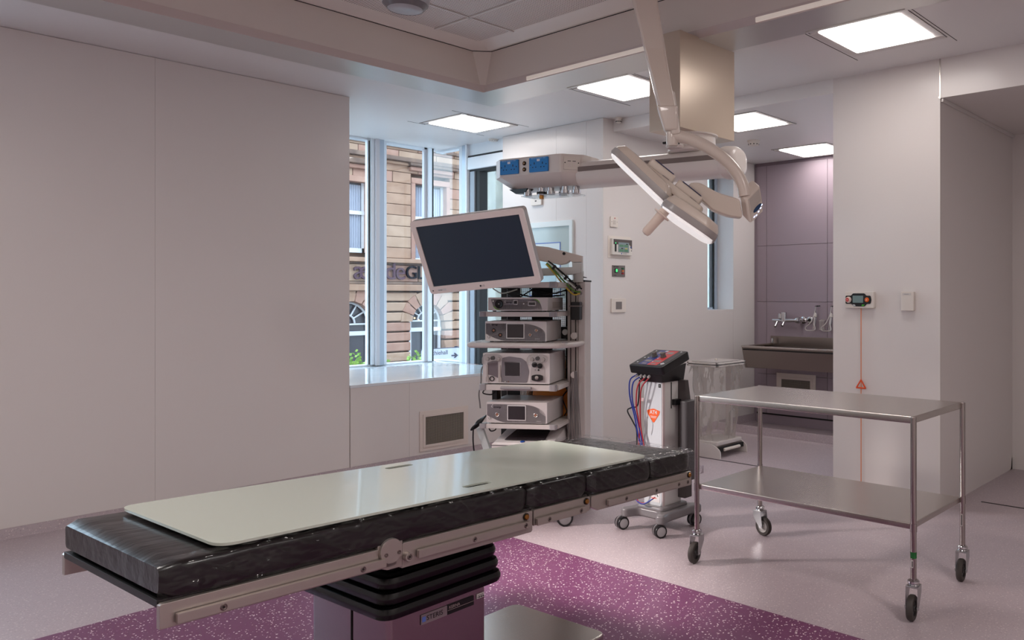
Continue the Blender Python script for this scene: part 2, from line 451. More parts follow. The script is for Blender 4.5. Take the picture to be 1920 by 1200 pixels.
# lilac back wall of the alcove, in framed panels
la = S('wall_alcove', MB().box((7.495, 3.0, 0), (7.62, 4.975, CA + .02), m_lilac))
vs = [3.2, 4.052, 4.806, 4.93]; zs = [.115, .55, 1.345, 1.962, 2.86]
for i in range(3):
    for j in range(4):
        MB().box((7.482, vs[i] + .002, zs[j] + .002), (7.496, vs[i + 1] - .002, zs[j + 1] - .002), m_lilac, .002).build('wall_panel', la)
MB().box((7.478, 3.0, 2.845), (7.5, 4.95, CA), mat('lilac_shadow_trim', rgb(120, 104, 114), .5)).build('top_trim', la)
MB().box((7.488, 3.0, .10), (7.497, 4.94, .118), m_dark).build('shadow_gap', la)
S('baseboard_lilac', MB().prism([(0, 0), (.06, 0), (.03, .012), (.014, .10), (0, .10)], 1.95, m_floor, frame((7.496, 3.0, 0), -X, Z) @ T(0, 0, -1.95)))

# square column between the alcove and the corridor; bulkhead over the corridor
S('wall_right', MB().box((5.2, 1.98, 0), (7.7, 2.77, CE), m_wall))
S('trim_2', MB().box((5.196, 1.976, 2.72), (5.203, 1.984, CE), m_steel).box((5.197, 1.977, 2.725), (5.215, 1.99, 2.735), m_steel))
S('trim_3', MB().box((5.2, -2.0, 2.725), (6.9, 1.98, CE), m_wall))
S('wall_corridor', MB().box((6.78, -2.0, 0), (6.95, 1.98, 2.73), m_wall))
S('baseboard_corridor', MB().prism([(0, 0), (.06, 0), (.03, .012), (.014, .09), (0, .09)], 3.9, m_floor, frame((6.78, 1.98, 0), -X, Z) @ T(0, 0, 0)))
S('trim_4', MB().box((5.21, 1.962, 2.70), (6.78, 1.98, 2.725), m_metalpaint, .004))
# the room's other walls, behind the camera
S('wall_near', MB().box((-1.75, -2.0, 0), (-1.6, 6.3, CE), m_wall))
S('wall_front', MB().box((-1.6, -2.15, 0), (6.95, -2.0, CE), m_wall))

# unseen window added in the left wall to bring in low side light
w5 = S('added_window', MB().box((-.9, 6.1, .7), (1.0, 6.2, .74), m_alu_white).box((-.9, 6.1, 2.76), (1.0, 6.2, 2.8), m_alu_white).box((0, 6.1, .7), (.05, 6.2, 2.8), m_alu_white))
glass_pane(w5, (-.9, 6.15, .7), (1.0, 6.156, 2.8))

# ceiling with the recessed clean-air canopy
U0, U1, V0, V1 = .7, 4.19, 1.15, 5.39
ce = S('ceiling', MB().box((U1, -2.0, CE), (5.2, 7.6, CE + .04), m_ceil).box((-1.6, V1, CE), (U1, 7.6, CE + .04), m_ceil)
       .box((-1.6, -2.0, CE), (U1, V0, CE + .04), m_ceil).box((-1.6, V0, CE), (U0, V1, CE + .04), m_ceil)
       .box((5.212, 2.7, CA), (7.62, 5.1, CA + .04), m_ceil).box((5.2, 2.77, CA), (5.212, 4.975, CE + .04), m_ceil)
       .box((-1.75, -2.15, CE + .6), (7.7, 7.65, CE + .64), m_ceil))
can = S('canopy_recess', MB().box((U0, V0, CE + .37), (U1, V1, CE + .40), m_fascia))
w = .33; FT = 3.27
m_lip = mat('canopy_lip', rgb(206, 192, 188), .35)
b = MB(); o = [(U0, V0), (U1, V0), (U1, V1), (U0, V1)]; i_ = [(U0 + w, V0 + w), (U1 - w, V0 + w), (U1 - w, V1 - w), (U0 + w, V1 - w)]
for k in range(4):
    q = [o[k], o[(k + 1) % 4], i_[(k + 1) % 4], i_[k]]
    m1 = MB(); m1.prism(q, .012, m_rim, z0=CE - .004); m1.build('rim_panel', can)
ch = .10   # chamfered inner corners
def octo(d, c):
    a0, b0, a1, b1 = U0 + d, V0 + d, U1 - d, V1 - d
    return [(a0 + c, b0), (a1 - c, b0), (a1, b0 + c), (a1, b1 - c), (a1 - c, b1), (a0 + c, b1), (a0, b1 - c), (a0, b0 + c)]
def band(d0, z0, c0, d1, z1, c1, m, name):
    A, B = octo(d0, c0), octo(d1, c1)
    MB().loft([[(p[0], p[1], z0) for p in A], [(p[0], p[1], z1) for p in B]], m, cap=False).build(name, can)
band(w, CE - .004, .004, w + .012, CE + .045, .03, m_lip, 'lip')
band(w + .012, CE + .045, .03, w + .012, FT, ch, m_fascia, 'fascia')
band(w + .012, FT, ch, w + .016, FT + .006, ch, m_dark, 'shadow_gap')
band(w + .016, FT + .004, ch, w + .07, FT - .012, ch * .9, m_fascia, 'moulding')
band(w + .07, FT - .012, ch * .9, w + .17, FT + .03, .02, m_fascia, 'moulding')
# perforated diffuser: fine holes read as a screen; relief and print only
mp = bpy.data.materials.new('perforated_sheet'); mp.use_nodes = True
nt = mp.node_tree; pb = nt.nodes['Principled BSDF']; pb.inputs['Roughness'].default_value = .5
tc = nt.nodes.new('ShaderNodeTexCoord'); vo = nt.nodes.new('ShaderNodeTexVoronoi'); vo.voronoi_dimensions = '2D'
vo.inputs['Scale'].default_value = 62; vo.inputs['Randomness'].default_value = 0
lt = nt.nodes.new('ShaderNodeMath'); lt.operation = 'LESS_THAN'; lt.inputs[1].default_value = .30
mx = nt.nodes.new('ShaderNodeMix'); mx.data_type = 'RGBA'; mx.inputs['A'].default_value = rgb(232, 222, 217); mx.inputs['B'].default_value = rgb(92, 80, 78)
nt.links.new(tc.outputs['Object'], vo.inputs['Vector']); nt.links.new(vo.outputs['Distance'], lt.inputs[0]); nt.links.new(lt.outputs[0], mx.inputs['Factor']); nt.links.new(mx.outputs['Result'], pb.inputs['Base Color'])
d = w + .16
us = [U0 + d, 1.57, 3.32, U1 - d]; vv = [V0 + d, 2.03, 3.27, 4.51, V1 - d]
for i in range(3):
    for j in range(4):
        MB().box((us[i] + .003, vv[j] + .003, FT + .03), (us[i + 1] - .003, vv[j + 1] - .003, FT + .034), mp).build('perforated_panel', can)
b = MB()
for a in us[1:-1]: b.box((a - .007, vv[0], FT + .022), (a + .007, vv[-1], FT + .036), m_metalpaint)
for a in vv[1:-1]: b.box((us[0], a - .007, FT + .022), (us[-1], a + .007, FT + .036), m_metalpaint)
b.build('panel_joint', can)
# light strips set in the lip of the recess
for (a, b_) in ((3.2, 4.55), (1.35, 2.55)):
    MB().box((U1 - w - .012, a, CE + .002), (U1 - w - .001, b_, CE + .032), mat('strip_diffuser', rgb(226, 212, 200), .4, emit=(1, .9, .82, 1), es=.25), .005).build('light_strip', can)
# thin access-panel joints beside the lamps
for (x, y) in ((4.47, 2.09), (4.47, 4.14), (4.50, 6.11)):
    MB().box((x - .42, y - .335, CE - .0015), (x + .42, y - .331, CE), m_dark).box((x - .42, y + .331, CE - .0015), (x + .42, y + .335, CE), m_dark).build('ceiling_joint', ce)

# ------------------------------------------------------------------ ceiling lights
m_diff = mat('lit_diffuser', (1, 1, 1, 1), .5, emit=(1.0, .94, .905, 1), es=PANEL_W)
proto = None
LL = [(4.47, 2.09, CE, 'ceiling panel light at top right above the steel trolley'),
      (4.47, 4.14, CE, 'ceiling panel light left of the pendant box, half hidden by it'),
      (4.50, 6.11, CE, 'ceiling panel light closest to the street windows'),
      (5.62, 3.82, CA, 'ceiling panel light right of the pendant box, half hidden by it'),
      (7.14, 4.02, CA, 'ceiling panel light deep in the scrub alcove before the lilac wall')]
for (x, y, z, lb) in LL:
    if proto is None:
        proto = thing('ceiling_light', lb, 'light', (x, y, z), group='square ceiling panel lights')
        b = MB()
        for s_ in (-1, 1):
            b.box((s_ * .255, -.31, -.008), (s_ * .31, .31, .002), m_metalpaint, .002); b.box((-.255, s_ * .255, -.008), (.255, s_ * .31, .002), m_metalpaint, .002)
        b.build('frame', proto, wn=False)
        b = MB(); b.box((-.313, -.313, -.002), (.313, -.31, 0), m_dark).box((-.313, .31, -.002), (.313, .313, 0), m_dark).box((-.313, -.313, -.002), (-.31, .313, 0), m_dark).box((.31, -.313, -.002), (.313, .313, 0), m_dark)
        b.build('shadow_gap', proto)
        MB().prism(rect(-.255, -.255, .255, .255, .02), .004, m_diff, T(0, 0, -.005)).build('diffuser', proto)
    else:
        c = dup(proto, None, (x, y, z)); c['label'] = lb

def detector(x, y, z, lb, r, f=1.0):
    t = thing('smoke_detector', lb, 'detector', (x, y, z))
    MB().lathe([(0, 0), (r, 0), (r, -.008), (r * .94, -.012), (0, -.012)], m_paleplastic).build('base', t)
    MB().lathe([(0, -.012), (r * .86, -.012), (r * .86, -.012 - .018 * f), (r * .75, -.012 - .033 * f), (r * .4, -.012 - .038 * f), (0, -.012 - .038 * f)], m_paleplastic).build('head', t)
    b = MB()
    for k in range(10):
        a = 2 * pi * k / 10
        b.box((r * .80, -.006, -.012 - .028 * f), (r * .85, .006, -.012 - .020 * f), m_dark, M=Matrix.Rotation(a, 4, 'Z'))
    b.build('slot', t)
detector(6.332, 4.212, CA, 'round white smoke detector on the alcove ceiling right of the pendant box', .062)
detector(5.16, 4.86, CE, 'small white sensor in the ceiling corner above the control plates', .032)
detector(5.155 - .06, 6.523, CE, 'flat white sensor on the ceiling beside the bay window head', .05, .25)

# ================================================================== STREET SIDE
FV = 20.0
m_stone = [mat('sandstone_%s' % n, rgb(*c), .8, spec=.2, var=(3.0, rgb(*d), .35, .7)) for n, c, d in
           (('buff', (158, 124, 104), (140, 107, 89)), ('pink', (162, 124, 108), (144, 105, 91)), ('pale', (166, 135, 115), (150, 119, 100)))]
m_mortar = mat('stone_joint', rgb(120, 96, 80), .9)
m_stone_d = mat('sandstone_weathered', rgb(128, 102, 88), .85, spec=.2, var=(2.5, rgb(94, 74, 66), .35, .65))
m_wframe = mat('painted_sash', rgb(196, 192, 194), .4)
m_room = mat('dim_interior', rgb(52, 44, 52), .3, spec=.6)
m_curtain = mat('net_curtain', rgb(160, 160, 172), .8)
bd = thing('stone_building', 'pale sandstone building across the street with arched ground floor windows', 'building', (14, FV, -2.0))
bld = lambda mb, n, p=None, **k: mb.build(n, p or bd, world=True, **k)
bld(MB().box((7.0, FV + .30, -2.0), (19.0, FV + 3, 6.55), m_mortar), 'wall')
# upper windows: u0, u1, z0, z1 ; arched ground windows: u0, u1, sill, springing, radius
UPW = [(10.55, 11.45, 2.55, 4.36), (12.90, 13.92, 2.35, 4.5), (15.35, 16.3, 2.35, 4.5), (8.2, 9.1, 2.45, 4.4)]
ARC = [(10.35, 11.62, -1.4, .62), (12.81, 13.84, -1.4, .66), (15.2, 16.3, -1.4, .66), (8.0, 9.2, -1.4, .66)]
def row(z0, z1, depth, blk, off, holes, gap, mats, proud=0.0, name='stone_block'):
    segs = [(7.0, 19.0)]
    for (a, b_) in holes:
        ns = []
        for (p, q) in segs:
            if b_ <= p or a >= q: ns.append((p, q)); continue
            if a > p: ns.append((p, a))
            if b_ < q: ns.append((b_, q))
        segs = ns
    for (p, q) in segs:
        n = max(1, round((q - p) / blk)); st = (q - p) / n
        xs = [p + st * k for k in range(n + 1)]
        if n > 2 and off:
            xs = [p] + [x + st / 2 for x in xs[:-1]] + [q]
        for a, b_ in zip(xs, xs[1:]):
            bld(MB().box((a + gap, FV - proud, z0 + gap), (b_ - gap, FV + .31, z1 - gap), random.choice(mats), gap * 1.2 + .004, 1), name)
# rusticated ground floor
zr = [-1.55 + .278 * k for k in range(12)]
for k, (a, b_) in enumerate(zip(zr, zr[1:])):
    row(a, b_, .3, 1.5, k % 2, [(p - .02, q + .02) for (p, q, s_, t_) in ARC if a < t_ + .55], .018, m_stone)
for (p, q, s_, sp_) in ARC:
    c = (p + q) / 2; r = (q - p) / 2; n = 9
    for k in range(n):   # voussoirs
        a0, a1 = pi * k / n + .02, pi * (k + 1) / n - .02; ro = r + .36
        pts = [(c + r * cos(a0), sp_ + r * sin(a0)), (c + ro * cos(a0), sp_ + ro * sin(a0)), (c + ro * cos(a1), sp_ + ro * sin(a1)), (c + r * cos(a1), sp_ + r * sin(a1))]
        bld(MB().prism(pts, .33, random.choice(m_stone), frame((0, FV - .02, 0), X, Z) @ T(0, 0, -.33), bev=.01), 'arch_stone')
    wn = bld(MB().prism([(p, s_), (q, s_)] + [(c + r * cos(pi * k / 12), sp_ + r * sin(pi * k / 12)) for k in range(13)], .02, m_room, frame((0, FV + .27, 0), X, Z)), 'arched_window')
    b = MB(); y0, y1 = FV + .16, FV + .22
    b.box((p, y0 - .03, sp_ - .28), (q, y1, sp_ - .17), m_wframe).box((p, y0, s_), (p + .07, y1, sp_), m_wframe).box((q - .07, y0, s_), (q, y1, sp_), m_wframe).box((c - .04, y0, s_), (c + .04, y1, sp_ - .2), m_wframe).box((p, y0, sp_ + .0), (q, y1, sp_ + .04), m_wframe)
    for a in (35, 62, 90, 118, 145):
        b.cyl((c + .2 * cos(R(a)), y0 + .03, sp_ + .05 + .2 * sin(R(a))), (c + r * cos(R(a)), y0 + .03, sp_ + r * sin(R(a))), .022, m_wframe, seg=6)
    b.tube([(c + .22 * cos(pi * k / 8), y0 + .03, sp_ + .05 + .22 * sin(pi * k / 8)) for k in range(9)], .024, m_wframe, 6, 0)
    b.tube([(c + (r - .03) * cos(pi * k / 12), y0 + .03, sp_ + (r - .03) * sin(pi * k / 12)) for k in range(13)], .035, m_wframe, 6, 0)
    bld(b, 'glazing_bars', wn)
    b = MB()
    for (dx, dz) in ((-.28, .12), (-.15, .06)):
        b.lathe([(0, -.03), (.03, 0), (0, .03)], mat('warm_lamp', (1, .8, .5, 1), emit=(1, .62, .25, 1), es=3), T(c + dx, FV + .25, sp_ - .02 + dz), 8)
    bld(b, 'lamp_bulb', wn)
# string courses and the lettered band
def course(z0, z1, proud, m=m_stone[0]): bld(MB().box((7.0, FV - proud, z0), (19.0, FV + .31, z1), m, .015, 1), 'string_course')
course(1.53, 1.70, .10); course(1.70, 1.78, .04, m_stone_d); course(2.30, 2.42, .14); course(2.25, 2.30, .05, m_stone_d)
for k in range(8): bld(MB().box((7.0 + 1.5 * k + .01, FV, 1.79), (7.0 + 1.5 * (k + 1) - .01, FV + .31, 2.24), random.choice(m_stone), .01, 1), 'band_stone')
# upper ashlar
zu = [2.43 + .30 * k for k in range(14)]
for k, (a, b_) in enumerate(zip(zu, zu[1:])):
    row(a, b_, .3, 1.25, k % 2, [(p - .12, q + .12) for (p, q, s_, t_) in UPW if a < t_ + .1], .006, m_stone)
for (p, q, s_, t_) in UPW:
    bld(MB().box((p - .12, FV - .03, s_), (p, FV + .3, t_ + .06), m_stone[1], .01, 1).box((q, FV - .03, s_), (q + .12, FV + .3, t_ + .06), m_stone[1], .01, 1).box((p - .12, FV - .03, t_ + .06), (q + .12, FV + .3, t_ + .22), m_stone[1], .01, 1), 'window_surround')
    bld(MB().box((p - .28, FV - .22, t_ + .52), (q + .28, FV + .2, t_ + .66), m_stone_d, .02, 1).box((p - .2, FV - .12, t_ + .40), (q + .2, FV + .2, t_ + .52), m_stone[1], .02, 1), 'window_hood')
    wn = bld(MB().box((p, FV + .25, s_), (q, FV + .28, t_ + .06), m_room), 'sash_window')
    y0, y1 = FV + .15, FV + .2; h = s_ + (t_ - s_) * .56
    b = MB().box((p, y0, s_), (p + .06, y1, t_ + .06), m_wframe).box((q - .06, y0, s_), (q, y1, t_ + .06), m_wframe).box((p, y0, s_), (q, y1, s_ + .12), m_wframe).box((p, y0 - .02, h), (q, y1, h + .1), m_wframe)
    b.box(((p + q) / 2 - .03, y0, s_), ((p + q) / 2 + .03, y1, h), m_wframe); bld(b, 'glazing_bars', wn)
    def cur(s1, s2, z0=s_ + .05, z1=t_):
        return MB().grid(lambda i, j: (s1 + (s2 - s1) * i, FV + .215 + .022 * sin(i * 34), z0 + (z1 - z0) * j), 40, 1, m_curtain)
    bld(cur(p + .05, p + (q - p) * .46), 'curtain', wn); bld(cur(p + (q - p) * .54, q - .05), 'curtain', wn)
course(5.02, 5.10, .12); course(5.10, 5.22, .24, m_stone_d); course(5.50, 5.58, .1, m_stone_d); course(5.9, 6.1, .3)
# raised letters on the band
m_let = mat('mauve_letter', rgb(84, 62, 70), .9, spec=.1); m_let2 = mat('slate_letter', rgb(22, 18, 24), .9, spec=.1)
for ch_, u_, h_, m_ in (('æ', 11.02, .72, m_let), ('d', 11.93, .70, m_let), ('e', 12.24, .70, m_let), ('G', 12.56, .52, m_let2), ('L', 12.93, .52, m_let2), ('A', 13.19, .52, m_let2), ('S', 13.56, .52, m_let2), ('G', 13.88, .52, m_let2), ('O', 14.26, .52, m_let2), ('W', 14.68, .52, m_let2)):
    MB().text(ch_, h_, m_, frame((u_, FV - .05, 1.83 + (.23 if m_ is m_let else .2)), X, Z), .03).build('letter', bd, world=True)

# pale columned block seen through the dark framed window
m_pale = mat('grey_green_stone', rgb(128, 124, 112), .8, var=(2, rgb(106, 102, 94), .4, .6))
b2 = thing('columned_building', 'grey stone block with tall ribbed columns seen through the dark framed window', 'building', (11.0, 11.5, -2.0))
MB().box((9.5, 11.3, -2), (15.0, 12.5, 6.2), m_pale).build('wall', b2, world=True)
for k in range(7):
    u_ = 9.6 + .62 * k
    MB().cyl((u_, 11.22, -2), (u_, 11.22, 5.4), .2, m_pale, seg=14).build('column', b2, world=True)
MB().box((9.3, 10.95, 5.4), (15, 11.4, 5.9), m_pale, .04).build('cornice', b2, world=True)
MB().box((9.5, 11.15, 1.3), (15, 11.35, 1.9), m_pale, .03).build('floor_band', b2, world=True)

# street ground, sign and planting
S('ground_street', MB().box((-30, 7.8, -2.3), (50, 60, -2.0), mat('street_paving', rgb(120, 116, 116), .8)))
sg = thing('street_sign', 'white street sign with an arrow standing outside the bay window', 'sign', (6.6, 9.5, -2.0))
b = MB().prism(rect(6.22, .47, 6.83, .68, .03), .02, mat('sign_white', rgb(150, 150, 160), .4), frame((0, 9.5, 0), X, Z)); b.build('panel', sg, world=True)
m_ink = mat('sign_ink', rgb(44, 40, 56), .6)
MB().text('Sauchiehall', .085, m_ink, frame((6.255, 9.478, .625), X, Z), .001).text('Street', .085, m_ink, frame((6.36, 9.478, .52), X, Z), .001).build('lettering', sg, world=True)
MB().prism([(6.685, .565), (6.74, .565), (6.725, .54), (6.745, .54), (6.795, .575), (6.745, .61), (6.725, .61), (6.74, .585), (6.685, .585)], .002, m_ink, frame((0, 9.478, 0), X, Z)).build('arrow', sg, world=True)
MB().prism([(6.22, .46), (6.84, .46), (6.84, .475), (6.22, .475)], .03, m_ink, frame((0, 9.51, 0), X, Z)).prism([(6.22, .678), (6.84, .678), (6.84, .69), (6.22, .69)], .03, m_ink, frame((0, 9.51, 0), X, Z)).build('border', sg, world=True)
MB().cyl((6.3, 9.53, -2), (6.3, 9.53, .7), .025, m_ink).cyl((6.8, 9.53, -2), (6.8, 9.53, .7), .025, m_ink).build('post', sg, world=True)
m_leaf = mat('fresh_leaf', rgb(142, 168, 74), .6, var=(8, rgb(96, 128, 52), .4, .6)); m_pot = mat('dark_planter', rgb(60, 56, 54), .6)
def bush(u, v, z, lb, n, sx, sz):
    t = thing('planter_bush', lb, 'plant', (u, v, -2.0))
    MB().box((u - sx, v - .2, -2.0), (u + sx, v + .2, z - .05), m_pot, .02).build('planter', t, world=True)
    b = MB()
    for k in range(n):
        p = Vector((u + random.uniform(-sx, sx), v + random.uniform(-.16, .16), z + sz * abs(random.gauss(.35, .3))))
        d = Vector((random.gauss(0, 1), random.gauss(0, 1), random.uniform(0, 1.4))).normalized(); s_ = random.uniform(.05, .09)
        x_ = d.cross(Vector((random.random(), random.random(), .3))).normalized() * s_ * .4
        b.raw([p, p + d * s_ * .5 + x_, p + d * s_, p + d * s_ * .5 - x_], [(0, 1, 2, 3)], m_leaf)
    f = b.build('foliage', t, world=True); f['kind'] = 'stuff'
_p = (6.723, 12.000, 0.257)
bush(_p[0], 12.0, .05, 'leafy green bush outside the leftmost window pane', 520, .42, .42)
_p = (7.860, 12.000, 0.194)
bush(_p[0], 12.0, -.02, 'leafy green bush outside just left of the street sign', 360, .22, .42)

# ================================================================== OPERATING TABLE
TL = (2.754, 2.156, 0.0); TR_ = R(2.7); SH = -.033
tb = thing('operating_table', 'operating table with black plastic-wrapped mattress on a steel column', 'operating table', TL, TR_)
tp = lambda mb, n, p=None, **k: mb.build(n, p or tb, shear=SH, **k)
m_mat = mat('black_mattress', rgb(17, 14, 14), .3, spec=.4, coat=.2, bump=((5, 14, 14), .3, .02))
MX = [-2.08, -.955, -.655, -.274, 0.0]
for a, b_ in zip(MX, MX[1:]):
    def surf(a=a, b_=b_):
        b = MB(); rings = []
        prof = rect(0, .655, .625, .738, .016, 3)
        n = max(6, int((b_ - a) / .03))
        for i in range(n + 1):
            t = i / n; x = a + .003 + (b_ - a - .006) * t
            e = min(t, 1 - t) * (b_ - a); k = max(0, 1 - e / .02)
            ring = []
            for (y, z) in prof:
                q = noise.noise(Vector((x * 9, y * 9, z * 30))) * .0035
                ring.append((x, y + (.3125 - y) * .05 * k * k + q, z + (.70 - z) * .28 * k * k + q * .4))
            rings.append(ring)
        return b.loft(rings, m_mat)
    tp(surf(), 'mattress_section')
m_wrap = pane_glass('clear_wrap', .10, .03, .45, ((22, 40, 46), .5, .02))
def wrap(a, b_, y1, n, seed, amp):
    path = []
    for t in range(17): path.append((-.006, .66 + .076 * t / 16))
    for t in range(1, 21): path.append((-.004 + (y1 + .004) * t / 20, .7415))
    def fn(i, j):
        x = a + (b_ - a) * i; k = j * (len(path) - 1); q = int(min(k, len(path) - 2)); f = k - q
        y = path[q][0] * (1 - f) + path[q + 1][0] * f; z = path[q][1] * (1 - f) + path[q + 1][1] * f
        s1 = noise.noise(Vector((x * 14 + seed, y * 26 + x * 7, z * 40))); s2 = abs(noise.noise(Vector((x * 30 + y * 22, seed, z * 46))))
        rid = (1 - min(1, abs(noise.noise(Vector((x * 11 + z * 16 + seed, y * 12, z * 7 + seed)))) * 5)) ** 2
        dlt = amp * (s1 * .5 + .5) + amp * .8 * s2 + amp * 1.1 * rid
        return (x, y - (dlt if z < .74 else 0) , z + (dlt if y > -.003 else dlt * .2))
    return MB().grid(fn, n, 56, m_wrap)
tp(wrap(-.30, .012, .63, 90, 2.1, .0055), 'plastic_wrap'); tp(wrap(-.66, -.28, .03, 110, 5.7, .005), 'plastic_wrap'); tp(wrap(-.97, -.63, .03, 100, 9.2, .0055), 'plastic_wrap'); tp(wrap(-2.09, -.94, .03, 260, 12.2, .0045), 'plastic_wrap')
# hanging corner of the wrap at the foot end
def flap(i, j): return (.014 + .006 * sin(j * 7 + i * 3), -.01 + .05 * i, .735 - .13 * j * (1 - .45 * abs(i - .5)) + .004 * sin(i * 20))
tp(MB().grid(flap, 12, 12, m_wrap), 'plastic_wrap')
m_frame = mat('cast_alloy_frame', rgb(176, 166, 160), .34, metal=.7, bump=((60, 60, 60), .03, .001))
m_under = mat('black_support_plate', rgb(14, 13, 13), .4)
FX = [(-2.08, -1.468, .592, .650), (-1.45, -.940, .579, .652), (-.934, -.652, .598, .652), (-.645, -.002, .588, .650)]
brass = mat('brass_knob', rgb(170, 118, 62), .3, metal=.9)
scr_me = None
for k, (a, b_, z0, z1) in enumerate(FX):
    bb = MB()
    pl = [(a, z0 + .008), (a + .02 if k == 3 else a, z0), (b_ - .006, z0), (b_, z0 + .006), (b_, z1 - .004), (b_ - .004, z1), (a + .004, z1), (a, z1 - .004)]
    if k == 3: pl[0] = (a, z0 + .022); pl[1] = (a + .035, z0 + .003); pl[2] = (b_ - .006, z0 + .002)
    bb.prism(pl, .02, m_frame, frame((0, .02, 0), X, Z), bev=.002)
    sec = tp(bb, 'frame_section')
    tp(MB().prism(pl, .02, m_frame, frame((0, .625, 0), X, Z), bev=.002), 'frame_side', sec)
    tp(MB().box((a, .015, z1 - .012), (b_, .61, z1 + .006), m_under, .002), 'support_plate', sec)
    ra, rb = {0: (-2.05, -1.512), 1: (-1.405, -.966), 2: (-.93, -.685), 3: (-.563, -.034)}[k]
    rl = tp(MB().prism(rect(ra, .600, rb, .624, .003), .012, m_frame, frame((0, -.004, 0), X, Z), bev=.0015).box((ra + .03, -.006, .604), (rb - .03, .002, .620), m_frame), 'side_rail', sec)
    tp(MB().prism(rect(ra, .600, rb, .624, .003), .012, m_frame, frame((0, .641, 0), X, Z), bev=.0015).box((ra + .03, .62, .604), (rb - .03, .632, .620), m_frame), 'side_rail', sec)
    if k in (1,):
        tp(MB().lathe([(0, 0), (.0135, 0), (.0135, .014), (.012, .016), (.0, .016)], m_frame, frame((-1.437, 0, .611), X, Z) , 20), 'rail_end_stop', sec)
    xs = {0: (-1.585, -1.95), 1: (-1.2, -.985, -1.437), 2: (-.875, -.715), 3: (-.46, -.27, -.115, -.05)}[k]
    for x in xs:
        tp(MB().lathe([(.0085, 0), (.0085, .0012), (.0065, .002), (.0055, .0012), (0, .0012)], m_steel_dull, frame((x, -.0155, .612), X, Z), 14).lathe([(0, .0015), (.003, .0018), (.003, .0012)], m_dark, frame((x, -.0155, .612), X, Z), 8), 'screw', sec)
    if k:
        kx = {1: -.972, 2: -.674, 3: -.022}[k]
        tp(MB().lathe([(.0125, -.002), (.0125, .004), (.0115, .005)], m_soft_black, frame((kx, 0, .637), X, Z), 18).lathe([(0, .010), (.008, .009), (.0095, .006), (.0095, 0)], brass, frame((kx, 0, .637), X, Z), 18), 'knob', sec, label='brass release knob')
hub = tp(MB().lathe([(0, 0), (.036, 0), (.036, .008), (.0345, .010), (0, .010)], m_frame, frame((-1.492, 0, .640), X, Z), 32)
   .prism([(-1.53, .597), (-1.50, .585), (-1.45, .585), (-1.45, .66), (-1.53, .66)], .02, m_frame, frame((0, .02, 0), X, Z), bev=.002), 'pivot_plate')
for x in (-1.51, -1.468):
    tp(MB().lathe([(.006, .010), (.006, .0115), (.003, .0115), (.002, .010), (0, .010)], m_steel_dull, frame((x, 0, .632), X, Z), 12), 'screw', hub)
# bellows and lifting column
bl = MB()
for k in range(3):
    z = .452 + .043 * k; g = .006 * k
    prof = [(-.022, z), (-.004, z + .004), (0, z + .015), (0, z + .024), (-.004, z + .036), (-.022, z + .043)]
    rings = []
    for (o_, zz) in prof:
        o_ -= g
        rings.append([(x, y, zz) for (x, y) in rounded([(-1.47 - o_, .06 - o_), (-1.005 + o_, .06 - o_), (-1.005 + o_, .565 + o_), (-1.47 - o_, .565 + o_)], .05, 5)])
    bl.loft(rings, m_soft_black)
bl.box((-1.43, .1, .575), (-1.05, .53, .66), m_soft_black, .02)
bl.build('bellows', tb)
cl = MB().prism(rounded([(-1.43, .10), (-1.058, .10), (-1.058, .525), (-1.43, .525)], .016, 4), .40, mat('column_steel', rgb(176, 168, 168), .2, metal=1.0, bump=((140, 140, 3), .05, .001)), z0=.07).build('column_cover', tb)
MB().box((-1.4335, .29, .07), (-1.429, .293, .45), m_dark).build('cover_seam', cl)
pl_ = frame((0, .0985, 0), X, Z)
m_plate = mat('label_alloy', rgb(150, 138, 142), .35, metal=.5)
p1 = MB().prism([(-1.317, .393), (-1.219, .393), (-1.219, .424), (-1.317, .424)], .002, m_plate, pl_).build('maker_plate', tb)
MB().prism(rect(-1.313, .4005, -1.300, .4165), .0024, mat('plate_blue', rgb(92, 116, 196), .4), pl_ @ T(0, 0, .0002)).text('STERIS', .0215, m_dark, pl_ @ T(-1.297, .4085, .0026), .0002).build('lettering', p1)
p2 = MB().prism([(-1.217, .393), (-1.112, .393), (-1.112, .424), (-1.217, .424)], .002, m_black, pl_).build('model_plate', tb)
mt = mat('plate_print', rgb(170, 150, 150), .5)
MB().text('KERNA', .0135, mt, pl_ @ T(-1.212, .4145, .0024), .0002).prism(rect(-1.217, .4058, -1.112, .4068), .0003, mt, pl_ @ T(0, 0, .002)).build('lettering', p2)
p3 = MB().prism([(-1.099, .407), (-1.068, .407), (-1.068, .423), (-1.099, .423)], .0012, mat('sticker_white', rgb(200, 192, 192), .5), pl_).build('asset_sticker', tb)
b = MB()
for k in range(9): b.prism(rect(-1.096 + .003 * k, .409, -1.0948 + .003 * k + .0008 * (k % 3), .414), .0003, m_dark, pl_ @ T(0, 0, .0013))
b.box((-1.095, .0968, .417), (-1.072, .0972, .4185), m_dark); b.build('print', p3)
MB().prism(rounded([(-1.98, .055), (-.49, .055), (-.49, .58), (-1.98, .58)], [.05, .05, .05, .05], 6), .085, m_steel, z0=.015, bev=.012).box((-1.95, .08, 0), (-.55, .55, .02), m_dark).build('base_plate', tb)

